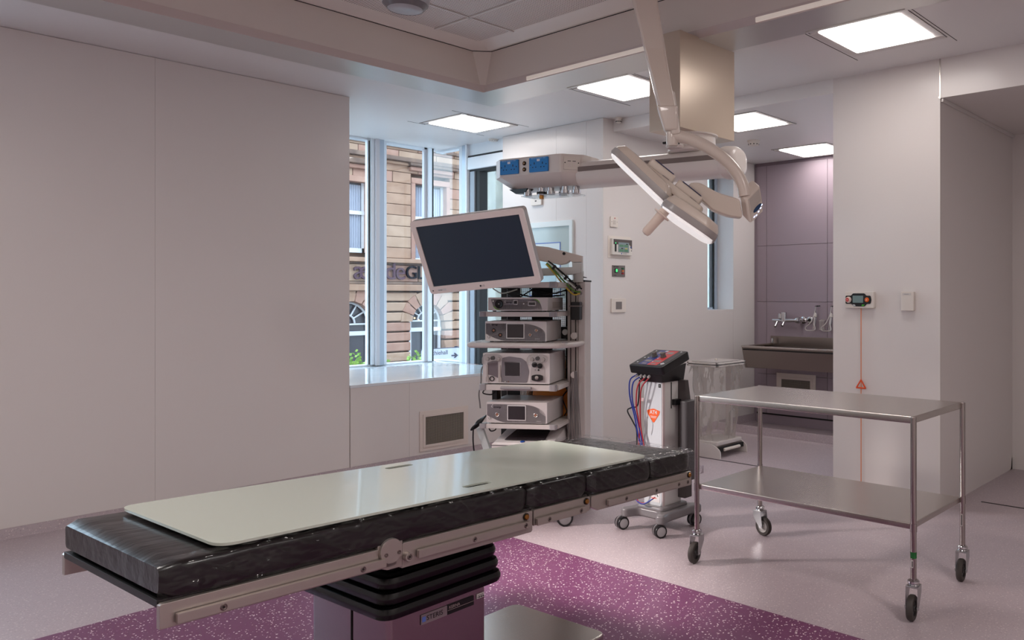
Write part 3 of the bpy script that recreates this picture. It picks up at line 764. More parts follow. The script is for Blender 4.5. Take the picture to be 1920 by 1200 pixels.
# slide board lying on the mattress
tbd = thing('transfer_board', 'smooth pale green slide board lying on the black wrapped mattress', 'board', TL, TR_)
out = rounded([(-1.95, .012), (-.285, .012), (-.285, .615), (-1.95, .615)], .05, 6)
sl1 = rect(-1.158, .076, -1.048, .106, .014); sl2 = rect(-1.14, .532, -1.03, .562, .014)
m_board = mat('pale_green_laminate', rgb(186, 192, 180), .16, spec=.55, coat=.25)
MB().curve2d([out, sl1, sl2], .007, m_board, T(0, 0, .747)).build('board', tbd, shear=SH)
for s_ in (sl1, sl2): MB().prism(s_, .001, mat('slot_shade_black', rgb(10, 10, 10), .9, spec=0.0), z0=.7475).build('slot_shade', tbd, shear=SH)  # matte black insert stands in for the shade inside each hand slot

# ================================================================== STEEL TROLLEY
tr = thing('steel_trolley', 'two-tier stainless steel instrument trolley on castors', 'trolley', (3.68, 2.005, 0))
m_tube = mat('polished_tube', rgb(168, 160, 156), .2, metal=1.0)
MB().box((-.305, -.60, .853), (.305, .60, .885), m_steel, .005).build('tabletop', tr)
MB().box((-.300, -.595, .385), (.300, .595, .412), m_steel, .004).build('shelf', tr)
for sx in (-1, 1):
    for sy in (-1, 1):
        lg = MB().cyl((sx * .306, sy * .601, .15), (sx * .306, sy * .601, .884), .0135, m_tube, seg=20, bev=.003).cyl((sx * .306, sy * .601, .38), (sx * .306, sy * .601, .416), .0155, m_tube, seg=20).build('leg', tr)
        if (sx, sy) == (-1, -1):
            MB().cyl((-.306, -.601, .265), (-.306, -.601, .292), .0142, mat('green_tape', rgb(22, 92, 42), .5), seg=20).build('green_tape', lg, label='green marking tape')
            MB().box((-.3215, -.606, .225), (-.319, -.594, .258), mat('sticker_white', (1, 1, 1, 1)), .0005).box((-.3218, -.604, .229), (-.3192, -.600, .254), m_dark).build('asset_sticker', lg)
        if (sx, sy) == (1, -1):
            MB().box((.2905, -.606, .27), (.293, -.594, .33), mat('sticker_white', (1, 1, 1, 1)), .0005).box((.2902, -.604, .274), (.2927, -.600, .325), m_dark).build('asset_sticker', lg)
def caster(parent, x, y, rz, r, hz, tyre, hubm, twin=False):
    """swivel castor: collar, fork, tyre, hub; rolls along local x"""
    o = MB().lathe([(0, hz + .002), (.018, hz), (.026, hz - .006), (.027, hz - .014), (.022, hz - .02), (.024, hz - .024), (0, hz - .026)], m_chrome, None, 20).build('castor', parent)
    o.location = (x, y, 0); o.rotation_euler = (0, 0, rz)
    tr_ = .028
    f = MB().box((-.03, -.026, hz - .032), (.03, .026, hz - .025), m_zinc, .002)
    for s_ in (-1, 1):
        f.prism([(-.03, hz - .026), (.028, hz - .026), (.03, hz - .05), (tr_ + .012, r - .008), (tr_ - .01, r - .01), (-.03, hz - .06)], .003, m_zinc, frame((0, s_ * .026 + .0015, 0), X, Z))
    f.cyl((tr_, -.031, r), (tr_, .031, r), .006, m_chrome, seg=10)
    f.build('fork', o)
    prof = [(r * .62, -.014), (r * .9, -.014), (r * .98, -.009), (r, 0), (r * .98, .009), (r * .9, .014), (r * .62, .014)]
    MB().lathe(prof, tyre, frame((tr_, 0, r), X, Z), 32).build('tyre', o)
    MB().lathe([(0, -.012), (r * .2, -.014), (r * .3, -.008), (r * .55, -.006), (r * .63, -.013), (r * .63, .013), (r * .55, .006), (r * .3, .008), (r * .2, .014), (0, .012)], hubm, frame((tr_, 0, r), X, Z), 28).build('hub', o)
    return o
m_hub_d = mat('dark_hub', rgb(34, 32, 32), .4); m_hub_l = mat('light_hub', rgb(178, 176, 174), .4)
caster(tr, -.306, .601, R(190), .056, .172, m_grey_tyre, m_hub_d)
caster(tr, -.306, -.601, R(188), .056, .172, m_grey_tyre, m_hub_d)
caster(tr, .306, -.601, R(186), .056, .172, m_grey_tyre, m_hub_d)
caster(tr, .306, .601, R(262), .056, .172, m_grey_tyre, m_hub_l)

# ================================================================== TOURNIQUET STAND
at = thing('tourniquet_stand', 'white pillar stand with black blue and red dial console on grey wheeled base', 'medical stand', (3.76, 3.17, 0))
m_shell = mat('grey_base_shell', rgb(118, 114, 116), .3, spec=.6)
# x runs away from the viewer (u), y to the left (v)
MB().box((-.088, -.074, .13), (.09, .075, .90), mat('white_pillar', rgb(214, 212, 210), .3), .006).build('pillar', at)
MB().box((-.0905, -.068, .145), (-.087, .072, .898), mat('white_front_sheet', rgb(204, 210, 214), .35), .001).build('front_sheet', at)
MB().box((-.09, -.0775, .13), (-.07, -.073, .9), mat('pillar_edge', rgb(206, 190, 190), .35), .002).build('edge_trim', at)
b = MB()
sh = rounded([(-.20, -.165), (-.13, -.165), (-.10, -.06), (-.10, .06), (-.13, .165), (-.20, .165), (-.20, .12), (-.155, .07), (-.155, -.07), (-.20, -.12)], .02, 3)
base = rounded([(-.20, -.175), (-.12, -.15), (.10, -.15), (.175, -.175), (.19, -.12), (.14, -.06), (.14, .06), (.19, .12), (.175, .175), (.10, .15), (-.12, .15), (-.20, .175), (-.215, .12), (-.13, .08), (-.13, -.08), (-.215, -.12)], .025, 4)
b.prism(base, .055, m_shell, z0=.075, bev=.014, seg=3); b.prism(rounded([(-.13, -.11), (.12, -.11), (.12, .11), (-.13, .11)], .03, 4), .03, m_shell, z0=.12, bev=.012)
b.build('base', at)
def twin(parent, x, y, rz):
    o = MB().cyl((0, 0, .06), (0, 0, .085), .018, m_shell, seg=14).build('castor', parent)
    o.location = (x, y, 0); o.rotation_euler = (0, 0, rz); r = .038
    for s_ in (-1, 1):
        c = T(.012, s_ * .017, r) @ Matrix.Rotation(pi / 2, 4, 'X')
        MB().lathe([(r * .75, -.011), (r * .94, -.011), (r, -.006), (r, .006), (r * .94, .011), (r * .75, .011)], m_black, c, 26).build('tyre', o)
        MB().lathe([(0, -.0125), (r * .6, -.0115), (r * .78, -.009), (r * .78, .009), (r * .6, .0115), (0, .0125)], mat('pale_hub', rgb(176, 174, 176), .35), c, 26).build('hub', o)
    MB().lathe([(.02, -.006), (r * 1.08, -.006), (r * 1.08, .006), (.02, .006)], m_shell, T(.012, 0, r + .004) @ Matrix.Rotation(pi / 2, 4, 'X'), 26).build('fender', o)
twin(at, -.185, .155, R(162)); twin(at, -.178, -.14, R(155)); twin(at, .15, -.14, R(172)); twin(at, .15, .15, R(100))
# console, sloping up to the back
hd = MB()
m_con = mat('console_black', rgb(20, 20, 22), .3)
Mh = T(-.165, 0, .995) @ Matrix.Rotation(R(-18), 4, 'Y')
hd.prism(rounded([(0, -.135), (.265, -.135), (.265, .135), (0, .135)], .016, 4), .055, m_con, Mh @ T(0, 0, -.055), bev=.008)
hd.loft([[(-.105, -.085, .895), (.10, -.085, .895), (.10, .085, .895), (-.105, .085, .895)], [(-.135, -.105, .965), (.10, -.105, 1.0), (.10, .105, 1.0), (-.135, .105, .965)]], m_con)
con = hd.build('console', at)
m_ov = mat('overlay_dark', rgb(44, 43, 45), .4)
MB().prism(rounded([(.012, -.122), (.255, -.122), (.255, .122), (.012, .122)], .01, 3), .0015, m_ov, Mh).build('overlay', con)
MB().prism(rect(.02, .0, .245, .07), .0022, mat('overlay_blue', rgb(44, 58, 128), .4), Mh).build('blue_field', con, label='blue keypad field')
MB().prism(rect(.02, -.075, .245, 0), .0022, mat('overlay_red', rgb(206, 62, 66), .4), Mh).build('red_field', con, label='red keypad field')
b = MB(); mw = mat('display_grey', rgb(138, 130, 128), .3)
for y in (.035, -.037):
    for (x0, x1, hw) in ((.19, .222, .024), (.062, .09, .024), (.028, .045, .017)): b.prism(rect(x0, y - hw, x1, y + hw), .003, mw, Mh)
b.build('display', con)
for y in (.04, -.03):
    MB().lathe([(.019, .002), (.019, .01), (.016, .012), (.0165, .028), (.0145, .031), (0, .031)], mat('knob_grey', rgb(98, 94, 90), .4), Mh @ T(.145, y, 0), 24).build('dial', con)
b = MB(); mk_ = mat('key_white', rgb(206, 206, 210), .4)
for (x, y) in ((.05, .1), (.12, .1), (.235, .1), (.235, -.1), (.125, .075), (.07, -.005), (.12, -.005)): b.prism([(x + .006 * cos(2 * pi * k / 10), y + .006 * sin(2 * pi * k / 10)) for k in range(10)], .003, mk_, Mh)
b.prism(rect(.225, .0, .242, .022, .004), .003, mk_, Mh)
b.prism([(.03, -.10), (.045, -.118), (.06, -.10), (.045, -.085)], .003, mk_, Mh)
b.build('keys', con)
# hoses and leads on the front left edge
m_bh = mat('blue_hose', rgb(34, 58, 150), .35); m_rh = mat('red_hose', rgb(168, 30, 44), .35); m_bc = mat('black_lead', rgb(20, 20, 22), .4)
def hose(pts, r, m, n): MB().tube(pts, r, m, 8, 6).build(n, at)
for y, m, pts in ((.10, m_bh, [(-.125, .10, .935), (-.16, .125, .90), (-.15, .135, .80), (-.13, .115, .68), (-.12, .09, .55), (-.13, .03, .42), (-.14, .05, .25), (-.15, .085, .185), (-.16, .02, .165), (-.14, -.04, .2)]),
                  (.065, m_bh, [(-.125, .07, .925), (-.16, .10, .885), (-.15, .115, .78), (-.125, .098, .66), (-.118, .06, .5), (-.12, .05, .3)]),
                  (.035, m_rh, [(-.125, .035, .92), (-.15, .07, .87), (-.14, .092, .75), (-.12, .085, .62), (-.12, .09, .48), (-.12, .09, .3)]),
                  (.0, m_rh, [(-.125, .0, .922), (-.15, .04, .86), (-.135, .064, .75), (-.118, .075, .62), (-.12, .045, .5), (-.12, .02, .36), (-.15, .075, .19), (-.155, .01, .17), (-.13, -.05, .21)])):
    hose(pts, .0042, m, 'blue_hose' if m is m_bh else 'red_hose')
    MB().cyl((-.108, y, .94), (-.132, y + .004, .922), .0085, mat('hose_connector', rgb(198, 196, 194), .3), seg=12).build('hose_connector', at)
MB().tube([(-.1, .1, .9), (-.105, .11, .75), (-.13, .14, .73), (-.15, .155, .71), (-.13, .125, .64), (-.12, .105, .58), (-.12, .11, .4), (-.1, .12, .2)], .0045, m_bc, 8, 6).build('power_lead', at)
MB().tube([(-.11, .03, .68), (-.118, .022, .64), (-.112, .03, .58)], .0025, mat('grey_lead', rgb(120, 118, 116), .4), 6, 5).build('grey_lead', at)
MB().box((-.146, .118, .785), (-.138, .142, .808), mat('tag_white', rgb(224, 222, 222), .5), .001).build('hose_tag', at); MB().box((-.124, .045, .775), (-.12, .068, .795), mat('tag_pink', rgb(214, 196, 196), .5), .001).build('hose_tag', at)
# front sheet print
Mf = frame((-.0912, 0, 0), -Y, Z)
st = MB().prism(rounded([(-.052, .72), (.0, .733), (.052, .72), (.044, .70), (.004, .648), (-.004, .648), (-.048, .70)], .008, 3), .001, mat('orange_sticker', rgb(240, 98, 34), .45), Mf @ T(0.005, 0, 0)).build('orange_sticker', at, label='orange kite-shaped sticker')
MB().text('AT4', .032, mat('tag_white', (1, 1, 1, 1)), Mf @ T(.004, .709, .0012), .0002, 'CENTER', .0006).box((-.0924, -.03, .684), (-.092, .02, .687), mat('tag_white', (1, 1, 1, 1))).box((-.0924, -.025, .676), (-.092, .016, .679), mat('tag_white', (1, 1, 1, 1))).build('lettering', st)
l1 = MB().prism(rect(.044, .862, .062, .884, .002), .001, m_black, Mf).build('number_label', at); MB().text('1', .016, mat('tag_white', (1, 1, 1, 1)), Mf @ T(.053, .873, .0012), .0002, 'CENTER').build('lettering', l1)
l2 = MB().prism(rect(-.02, .17, .055, .245, .002), .001, mat('tag_white', (1, 1, 1, 1)), Mf).build('maker_label', at); MB().prism([(.012, .24), (.034, .21), (.026, .21), (.018, .225), (.008, .214), (.004, .22)], .001, mat('logo_green', rgb(40, 66, 58), .5), Mf @ T(.01, -.006, .0005)).box((-.0924, -.03, .19), (-.092, .012, .194), mat('orange_sticker', (1, 1, 1, 1))).build('logo', l2)
# holder on the right side
MB().box((-.012, -.078, .73), (-.006, -.074, .89), m_black, .001).build('slot_rail', at)
MB().box((.0, -.105, .75), (.05, -.07, .785), m_black, .002).build('bracket', at)
MB().prism([(.055, .18), (.12, .18), (.12, .72), (.085, .9), (.055, .9)], .06, mat('holder_grey', rgb(70, 64, 64), .45), frame((0, -.075, 0), X, Z), bev=.004).build('cuff_holder', at)
MB().prism(rounded([(-.0, -.13), (.11, -.13), (.11, -.19), (-.0, -.19)], .02, 4), .48, mat('holder_grey2', rgb(78, 76, 78), .45), z0=.30, bev=.006).build('cuff_bin', at)

# ================================================================== WASTE SACK HOLDER
wx, wy = 5.60, 4.10
sk = thing('sack_holder', 'white pedal waste stand holding a clear plastic sack', 'waste bin', (wx, wy, 0))
m_wp = mat('white_enamel', rgb(216, 208, 204), .35)
b = MB()
for z in (.812, .790):
    b.box((0, 0, z), (.43, .022, z + .014), m_wp, .003).box((0, .318, z), (.43, .34, z + .014), m_wp, .003).box((0, 0, z), (.022, .34, z + .014), m_wp, .003).box((.408, 0, z), (.43, .34, z + .014), m_wp, .003)
b.build('rim', sk)
MB().box((.01, .01, .803), (.42, .33, .812), m_dark).build('rim_gap', sk)
MB().box((.03, .03, .826), (.40, .31, .832), mat('lid_grey', rgb(176, 168, 166), .4), .003).build('lid', sk)
MB().lathe([(0, .02), (.01, .018), (.014, .008), (.012, 0)], m_paleplastic, T(.21, .17, .83), 14).build('lid_knob', sk)
m_sack = film('clear_sack', rgb(208, 200, 192), .10, .18, ((16, 16, 9), .8, .03))
def sack(i, j):
    a = 2 * pi * i; z = .80 - .68 * j
    w_ = .205 * (1 - .12 * j) if j < .75 else .205 * (.91 - .8 * (j - .75) ** 1.3); d_ = w_ * .8
    x, y = cos(a), sin(a); k = max(abs(x), abs(y)) ** .55
    fold = 1 + .045 * sin(a * 9 + 2.5 * sin(j * 4)) * (0.3 + j) + .10 * noise.noise(Vector((x * 2.2, y * 2.2, j * 5)))
    return (.215 + x / k * w_ * fold, .17 + y / k * d_ * fold, z + .012 * noise.noise(Vector((x * 4, y * 4, j * 8))))
MB().grid(sack, 84, 44, m_sack).build('plastic_sack', sk)
def cuff(i, j):
    a = 2 * pi * i; x, y = cos(a), sin(a); k = max(abs(x), abs(y)) ** .3; o_ = .012 + .025 * j * (1 + .6 * noise.noise(Vector((x * 3, y * 3, 2))))
    return (.215 + x / k * (.215 + o_), .17 + y / k * (.17 + o_), .822 - .085 * j * (1 + .7 * noise.noise(Vector((x * 3.5, y * 3.5, 7)))))
MB().grid(cuff, 70, 8, m_sack).build('sack_cuff', sk)
MB().box((.02, .02, .10), (.40, .32, .135), m_wp, .006).build('tray', sk)
for x in (0.0, .405):
    MB().prism(rounded([(-.03, 0), (.34, 0), (.34, .12), (.06, .12), (-.03, .07)], [.0, .02, .02, .04, .05], 4), .012, m_wp, frame((x + .012, 0, 0), Y, Z) @ T(0, 0, -.012), bev=.002).build('side_foot', sk)
MB().cyl((.09, -.005, .065), (.33, -.005, .065), .014, m_paleplastic, seg=14, bev=.005).build('pedal', sk)
MB().box((.012, .0, .05), (.40, .02, .09), m_dark).build('pedal_bar', sk)
MB().box((.40, .14, .1), (.43, .2, .80), m_wp, .004).build('upright', sk)

# ================================================================== ENDOSCOPY CART
TW = (3.36, 3.696, 0.0); TWR = R(-59)
tw = thing('endoscopy_cart', 'tall grey equipment cart with five shelves and a monitor arm beside the bench', 'medical cart', TW, TWR)
m_tw = mat('warm_grey_enamel', rgb(200, 192, 188), .35)
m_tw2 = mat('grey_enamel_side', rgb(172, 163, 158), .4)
m_cap = mat('grey_corner_cap', rgb(150, 146, 148), .4)
m_blackm = mat('black_sheet', rgb(15, 15, 16), .5)
SHF = [(1.465, 1.500), (1.285, 1.315), (1.092, 1.125), (.826, .862), (.588, .616)]
for k, (z0, z1) in enumerate(SHF):
    sf = MB().prism(rect(-.485, 0, .0, .41, .006), z1 - z0, m_tw, z0=z0, bev=.003).build('shelf', tw)
    if k != 2:
        for x in (-.492, -.042):
            MB().prism(rounded([(x, -.006), (x + .046, -.006), (x + .046, .03), (x, .03)], .012, 3), z1 - z0 + .003, m_cap, z0=z0 - .001, bev=.002).build('corner_cap', sf)
    MB().box((-.006, .03, z0 + .002), (.012, .40, z1 - .002), m_tw, .003).build('side_lip', sf)
hb = MB().tube([(.10, .30, 1.108), (.085, .10, 1.108), (.035, -.005, 1.108), (-.02, -.03, 1.108), (-.25, -.034, 1.108), (-.48, -.03, 1.108), (-.545, -.012, 1.108), (-.565, .08, 1.108), (-.57, .24, 1.108)], .017, m_tw, 12, 6).build('handle_rail', tw)
MB().prism(rounded([(-.56, -.02), (.06, -.02), (.085, .12), (.09, .3), (-.56, .3)], .03, 4), .012, m_tw, z0=1.112).build('handle_shelf_plate', tw)
for x in (-.515, -.05, .04): MB().box((x, .0, 1.124), (x + .035, .012, 1.127), m_cap, .001).build('slot_cover', tw)
for x in (-.35,): MB().box((x, -.02, .835), (x + .20, .0, .852), m_cap, .006).build('drawer_pull', tw)
# side post, its covers, hooks
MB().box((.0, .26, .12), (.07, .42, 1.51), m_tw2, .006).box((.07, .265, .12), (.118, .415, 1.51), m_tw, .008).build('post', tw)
MB().box((-.002, .256, 1.505), (.12, .424, 1.517), m_black, .003).build('post_cap', tw)
MB().box((.022, .255, .12), (.026, .262, 1.5), m_dark).box((.055, .255, .12), (.06, .262, 1.5), m_dark).build('post_groove', tw)
for z in (1.17, .92): MB().cyl((.06, .26, z), (.06, .21, z), .008, m_tw, seg=12).cyl((.06, .21, z - .012), (.06, .20, z - .012), .022, m_tw, seg=18, bev=.003).build('cable_hook', tw)
MB().box((.04, .20, 1.26), (.10, .262, 1.375), m_black, .006).box((.03, .19, 1.345), (.105, .265, 1.352), m_steel_dull, .002).build('probe_holder', tw)
MB().lathe([(0, 0), (.012, 0), (.012, .003), (0, .004)], m_dark, frame((.055, .262, 1.43), X, Z), 16).lathe([(0, 0), (.010, 0), (.010, .003), (0, .004)], m_cap, frame((.09, .262, 1.43), X, Z), 16).build('socket', tw)
m_gc = mat('grey_cable', rgb(112, 108, 108), .5); m_bk = mat('black_cable', rgb(18, 18, 20), .45)
for k in range(4):
    o_ = .016 * k
    MB().tube([(.055 + o_ * .4, .205, .93), (.03 + o_, .215 - o_ * .4, .75), (.04 + o_, .22, .5 - .02 * k), (.06 + o_, .21, .42), (.075 + o_ * .6, .2, .55), (.065 + o_ * .3, .2, .93)], .0032, m_gc, 6, 5).build('hanging_cable', tw)
MB().tube([(.0, .25, .60), (.02, .24, .50), (.05, .24, .40), (.07, .25, .3)], .004, m_gc, 6, 5).build('hanging_cable', tw)
# perforated back sheet
for (a, b_) in ((-.50, -.368), (-.286, -.143), (-.052, .0)):
    MB().box((a, .405, .14), (b_, .411, 1.47), m_blackm).build('back_panel', tw)
for (a, b_) in ((-.368, -.286), (-.143, -.052)):
    g = MB(); n = round((b_ - a) / .0082)
    for k in range(n + 1):
        x = a + (b_ - a) * k / n; g.box((x - .0014, .407, .14), (x + .0014, .409, 1.47), m_blackm)
    for k in range(162):
        z = .14 + .0082 * k; g.box((a, .407, z - .0014), (b_, .4085, z + .0014), m_blackm)
    o = g.build('perforated_grille', tw); o['kind'] = 'stuff'
MB().cyl((-.455, .40, .2), (-.455, .40, 1.46), .003, m_cap, seg=8).build('earth_rod', tw)
MB().box((-.075, .34, 1.13), (-.02, .40, 1.21), m_black, .004).build('lamp_bracket', tw)
MB().lathe([(0, 0), (.019, 0), (.02, .004), (.018, .008), (0, .01)], mat('white_button', rgb(232, 232, 230), .4), frame((-.036, .338, 1.175), X, Z), 20).build('white_button', tw, label='round white button')
for (pts, m) in (([(-.40, .2, 1.44), (-.3, .15, 1.40), (-.2, .2, 1.455), (-.1, .3, 1.43), (-.02, .35, 1.46)], m_bk), ([(-.42, .3, 1.45), (-.2, .2, 1.405), (-.03, .3, 1.42)], m_bk), ([(-.2, .1, 1.463), (-.12, .12, 1.42), (0, .25, 1.45)], m_bk), ([(-.44, .1, 1.46), (-.36, .05, 1.43), (-.28, .1, 1.455)], mat('white_cable', rgb(200, 206, 200), .4)),
                 ([(-.02, .38, .95), (-.07, .36, .90), (-.06, .34, .85), (-.02, .36, .82)], m_bk), ([(-.02, .38, 1.02), (-.08, .33, 1.0), (-.05, .36, .96)], m_bk), ([(-.02, .38, .80), (-.06, .36, .74), (-.03, .35, .66), (-.05, .37, .62)], m_bk),
                 ([(-.47, .05, .99), (-.50, .06, .95), (-.50, .05, .87), (-.505, .03, .80), (-.495, .02, .74), (-.492, .02, .71)], m_gc), ([(-.46, .06, 1.0), (-.49, .08, .94), (-.485, .08, .87)], m_bk), ([(-.45, .08, 1.0), (-.48, .1, .93), (-.47, .1, .87)], m_bk),
                 ([(-.47, .05, .83), (-.49, .06, .80), (-.44, .08, .79), (-.42, .1, .82)], m_bk), ([(-.45, .05, .585), (-.43, .04, .565), (-.40, .04, .575), (-.41, .06, .6)], m_bk)):
    MB().tube(pts, .0042, m, 6, 5).build('cable', tw)
for k in range(4):
    MB().tube([(-.455, .02 + .012 * k, .665), (-.48 - .006 * k, 0, .635), (-.525, -.01 + .006 * k, .60), (-.545, 0, .575), (-.52 + .006 * k, .01, .60), (-.46, .03, .66)], .005, m_bk, 6, 5).build('coiled_cable', tw)
MB().tube([(-.53, .0, .58), (-.535, .01, .50), (-.54, .05, .38), (-.56, .1, .22), (-.55, .12, .02)], .0045, m_bk, 6, 5).build('coiled_cable', tw)
MB().box((-.455, .12, .74), (-.42, .19, .83), m_black, .004).build('power_supply', tw)
MB().prism([(-.525, .58), (-.485, .59), (-.40, .36), (-.44, .34)], .03, mat('pale_green_grey', rgb(196, 202, 200), .4), frame((0, .06, 0), X, Z), bev=.003).build('foot_switch_bracket', tw)
# base
MB().prism(rounded([(-.52, -.03), (.12, -.03), (.12, .44), (-.52, .44)], .04, 4), .06, m_tw, z0=.13, bev=.01).build('base', tw)
MB().box((-.48, .0, .26), (.0, .41, .285), m_tw, .004).build('shelf', tw)
for (x, y, rz) in ((-.47, .02, 200), (.075, .01, 205), (.07, .39, 30), (-.47, .39, 140)):
    c = MB().cyl((0, 0, .10), (0, 0, .135), .02, m_cap, seg=14).build('castor', tw); c.location = (x, y, 0); c.rotation_euler = (0, 0, R(rz))
    for s_ in (-1, 1):
        MB().lathe([(.038, -.011), (.047, -.011), (.05, -.006), (.05, .006), (.047, .011), (.038, .011)], m_black, T(.02, s_ * .016, .05) @ Matrix.Rotation(pi / 2, 4, 'X'), 26).build('tyre', c)
        MB().lathe([(0, -.012), (.03, -.011), (.04, -.008), (.04, .008), (.03, .011), (0, .012)], m_cap, T(.02, s_ * .016, .05) @ Matrix.Rotation(pi / 2, 4, 'X'), 22).build('hub', c)
    MB().cyl((.02, -.005, .055), (.02, .005, .055), .054, m_black, seg=22).build('fender', c)

# monitor arm on the post (two links), part of the cart
XC = Vector((.6227, -.7825, 0)); ZC = Vector((.7825, .6227, 0))
m_arm = mat('arm_shell', rgb(196, 184, 176), .38); m_arm2 = mat('arm_lower_shell', rgb(186, 186, 182), .38)
PO = Vector((3.634, 3.752, 1.603)); q = .003453
Ma = frame(PO, XC, Z)
P2 = lambda l: [(a * q, b_ * q) for a, b_ in l]
MB().prism(P2([(-95, 40), (-60, 36), (2, 20), (2, 8), (-16, 8), (-20, 11), (-28, 5), (-40, 3), (-62, 8), (-95, 14)]), .075, m_arm, Ma @ T(0, 0, -.04), bev=.006).build('monitor_arm', tw, world=True)
MB().prism(P2([(-95, -4), (-16, -1), (-16, 7), (2, 7), (2, -12), (-16, -15), (-95, -18)]), .085, m_arm2, Ma @ T(0, 0, -.045), bev=.008).build('monitor_arm', tw, world=True)
MB().lathe([(0, 0), (.010, 0), (.010, .004), (0, .005)], m_dark, Ma @ T(-31 * q, 24 * q, .036), 16).build('arm_bolt', tw, world=True)
MB().prism(P2([(-8, -13), (-2, -13), (2, -18), (10, -20), (10, -21.5), (0, -20), (-7, -18)]), .02, m_soft_black, Ma @ T(0, 0, -.01), bev=.002).build('lock_lever', tw, world=True)
MB().cyl(PO + Vector((0, 0, -.10)) - XC * .02, PO + Vector((0, 0, -.03)) - XC * .02, .035, m_arm2, seg=20).build('arm_pivot', tw, world=True)
for (dx, dz, col, nm) in ((0, 0, m_bk, 'cable'), (-.004, -.006, mat('white_cable', (1, 1, 1, 1)), 'cable'), (-.009, -.013, mat('green_cable', rgb(88, 132, 52), .5), 'green_cable'), (-.013, -.02, mat('yellow_cable', rgb(196, 168, 72), .5), 'yellow_cable')):
    sag = 2.2 * abs(dz)
    MB().tube([Ma @ Vector((a * q + dx, b_ * q + dz - sag * s_, .05)) for a, b_, s_ in ((-60, 10, 0), (-48, 1, .3), (-30, -15, .8), (-10, -33, 1), (3, -42, .2))], .0055, col, 6, 5).build(nm, tw, world=True)
for a, b_ in ((-48, -1), (-26, -20), (-3, -38)): MB().box((-.008, -.02, -.004), (.008, .012, .012), m_bk, .002, M=Ma @ T(a * q, b_ * q, .05) @ Matrix.Rotation(R(-40), 4, 'Z')).build('cable_tie', tw, world=True)

# ------------------------------------------------------------------ instruments on the shelves
m_case = mat('instrument_case', rgb(204, 197, 195), .35, metal=.1); m_face = mat('instrument_face', rgb(122, 116, 120), .35)
m_scr = mat('dead_screen', rgb(44, 38, 42), .12, spec=.6); m_bez = mat('screen_bezel', rgb(206, 202, 202), .35)
m_txt = mat('logo_print', rgb(38, 34, 40), .5); m_wtxt = mat('logo_white', rgb(222, 220, 220), .5); m_green = mat('lime_stripe', rgb(112, 168, 56), .4)
m_port = mat('port_metal', rgb(190, 186, 180), .25, metal=.9); m_core = mat('port_core', rgb(150, 104, 82), .4)
def onto(x, z, y=0.0):
    """front-plane matrix: local x right, local y up, local z towards the viewer"""
    return Matrix.Translation((x, y, z)) @ Matrix(((1, 0, 0, 0), (0, 0, -1, 0), (0, 1, 0, 0), (0, 0, 0, 1)))
def inst(name, lb, x, y, z, w, h, d):
    c = Matrix.Translation(TW) @ Matrix.Rotation(TWR, 4, 'Z')
    p = c @ Vector((x, y, z))
    t = thing(name, lb, 'medical device', p, TWR, 'instruments stacked on the cart')
    MB().prism(rect(0, .004, w, d, .004), h - .006, m_case, z0=.006, bev=.003).prism(rect(0, 0, w, h - .006, .006), .006, m_case, onto(0, .006, .004)).build('case', t)
    for (a, b_) in ((.03, .03), (w - .03, .03), (.03, d - .03), (w - .03, d - .03)): MB().cyl((a, b_, 0), (a, b_, .008), .012, m_soft_black, seg=12).build('foot', t)
    return t
def screen(t, x0, z0, x1, z1):
    s_ = MB().prism(rect(x0, z0, x1, z1, .004), .004, m_bez, onto(0, 0), bev=.001).build('screen', t)
    MB().prism(rect(x0 + .006, z0 + .006, x1 - .006, z1 - .006), .001, m_scr, onto(0, 0, -.004)).build('glass', s_)
def port(t, x, z, r, core=m_core, ring=m_port, nm='port'):
    MB().lathe([(r, 0), (r, .004), (r * .8, .006), (r * .62, .004), (0, .004)], ring, onto(x, z), 20).lathe([(0, .0045), (r * .55, .0042), (r * .55, .003)], core, onto(x, z), 16).build(nm, t)
def mark(t, x, z, s_=.013, sub=False):
    b = MB().text('synergy', s_, m_txt, onto(x + s_ * 1.0, z, -.0022), .0002, bold=.0006)
    b.prism([(x, z + s_ * .25), (x + s_ * .75, z + s_ * 1.15), (x + s_ * .8, z + s_ * .95), (x + s_ * .22, z + s_ * .28), (x + s_ * .6, z - s_ * .05), (x + s_ * .5, z - s_ * .25)], .0003, m_wtxt, onto(0, 0, -.0021)); b.build('lettering', t)
def maker(t, x, z, s_=.009): MB().text('Arthrex', s_, m_wtxt, onto(x, z, -.0022), .0002).build('lettering', t)
def leaf(t, w, h):
    pts = [(.004, h - .014)] + [(.004 + .10 * (k / 8) ** 1.0 * 1.35, .052 - .044 * sin(pi / 2 * k / 8)) for k in range(9)] + [(w - .008, .008)] + [(w - .008 - (w * .40) * (1 - cos(pi / 2 * k / 10)), .05 + (h - .064) * sin(pi / 2 * k / 10)) for k in range(11)]
    MB().prism(pts, .002, m_face, onto(0, 0)).build('face_plate', t)
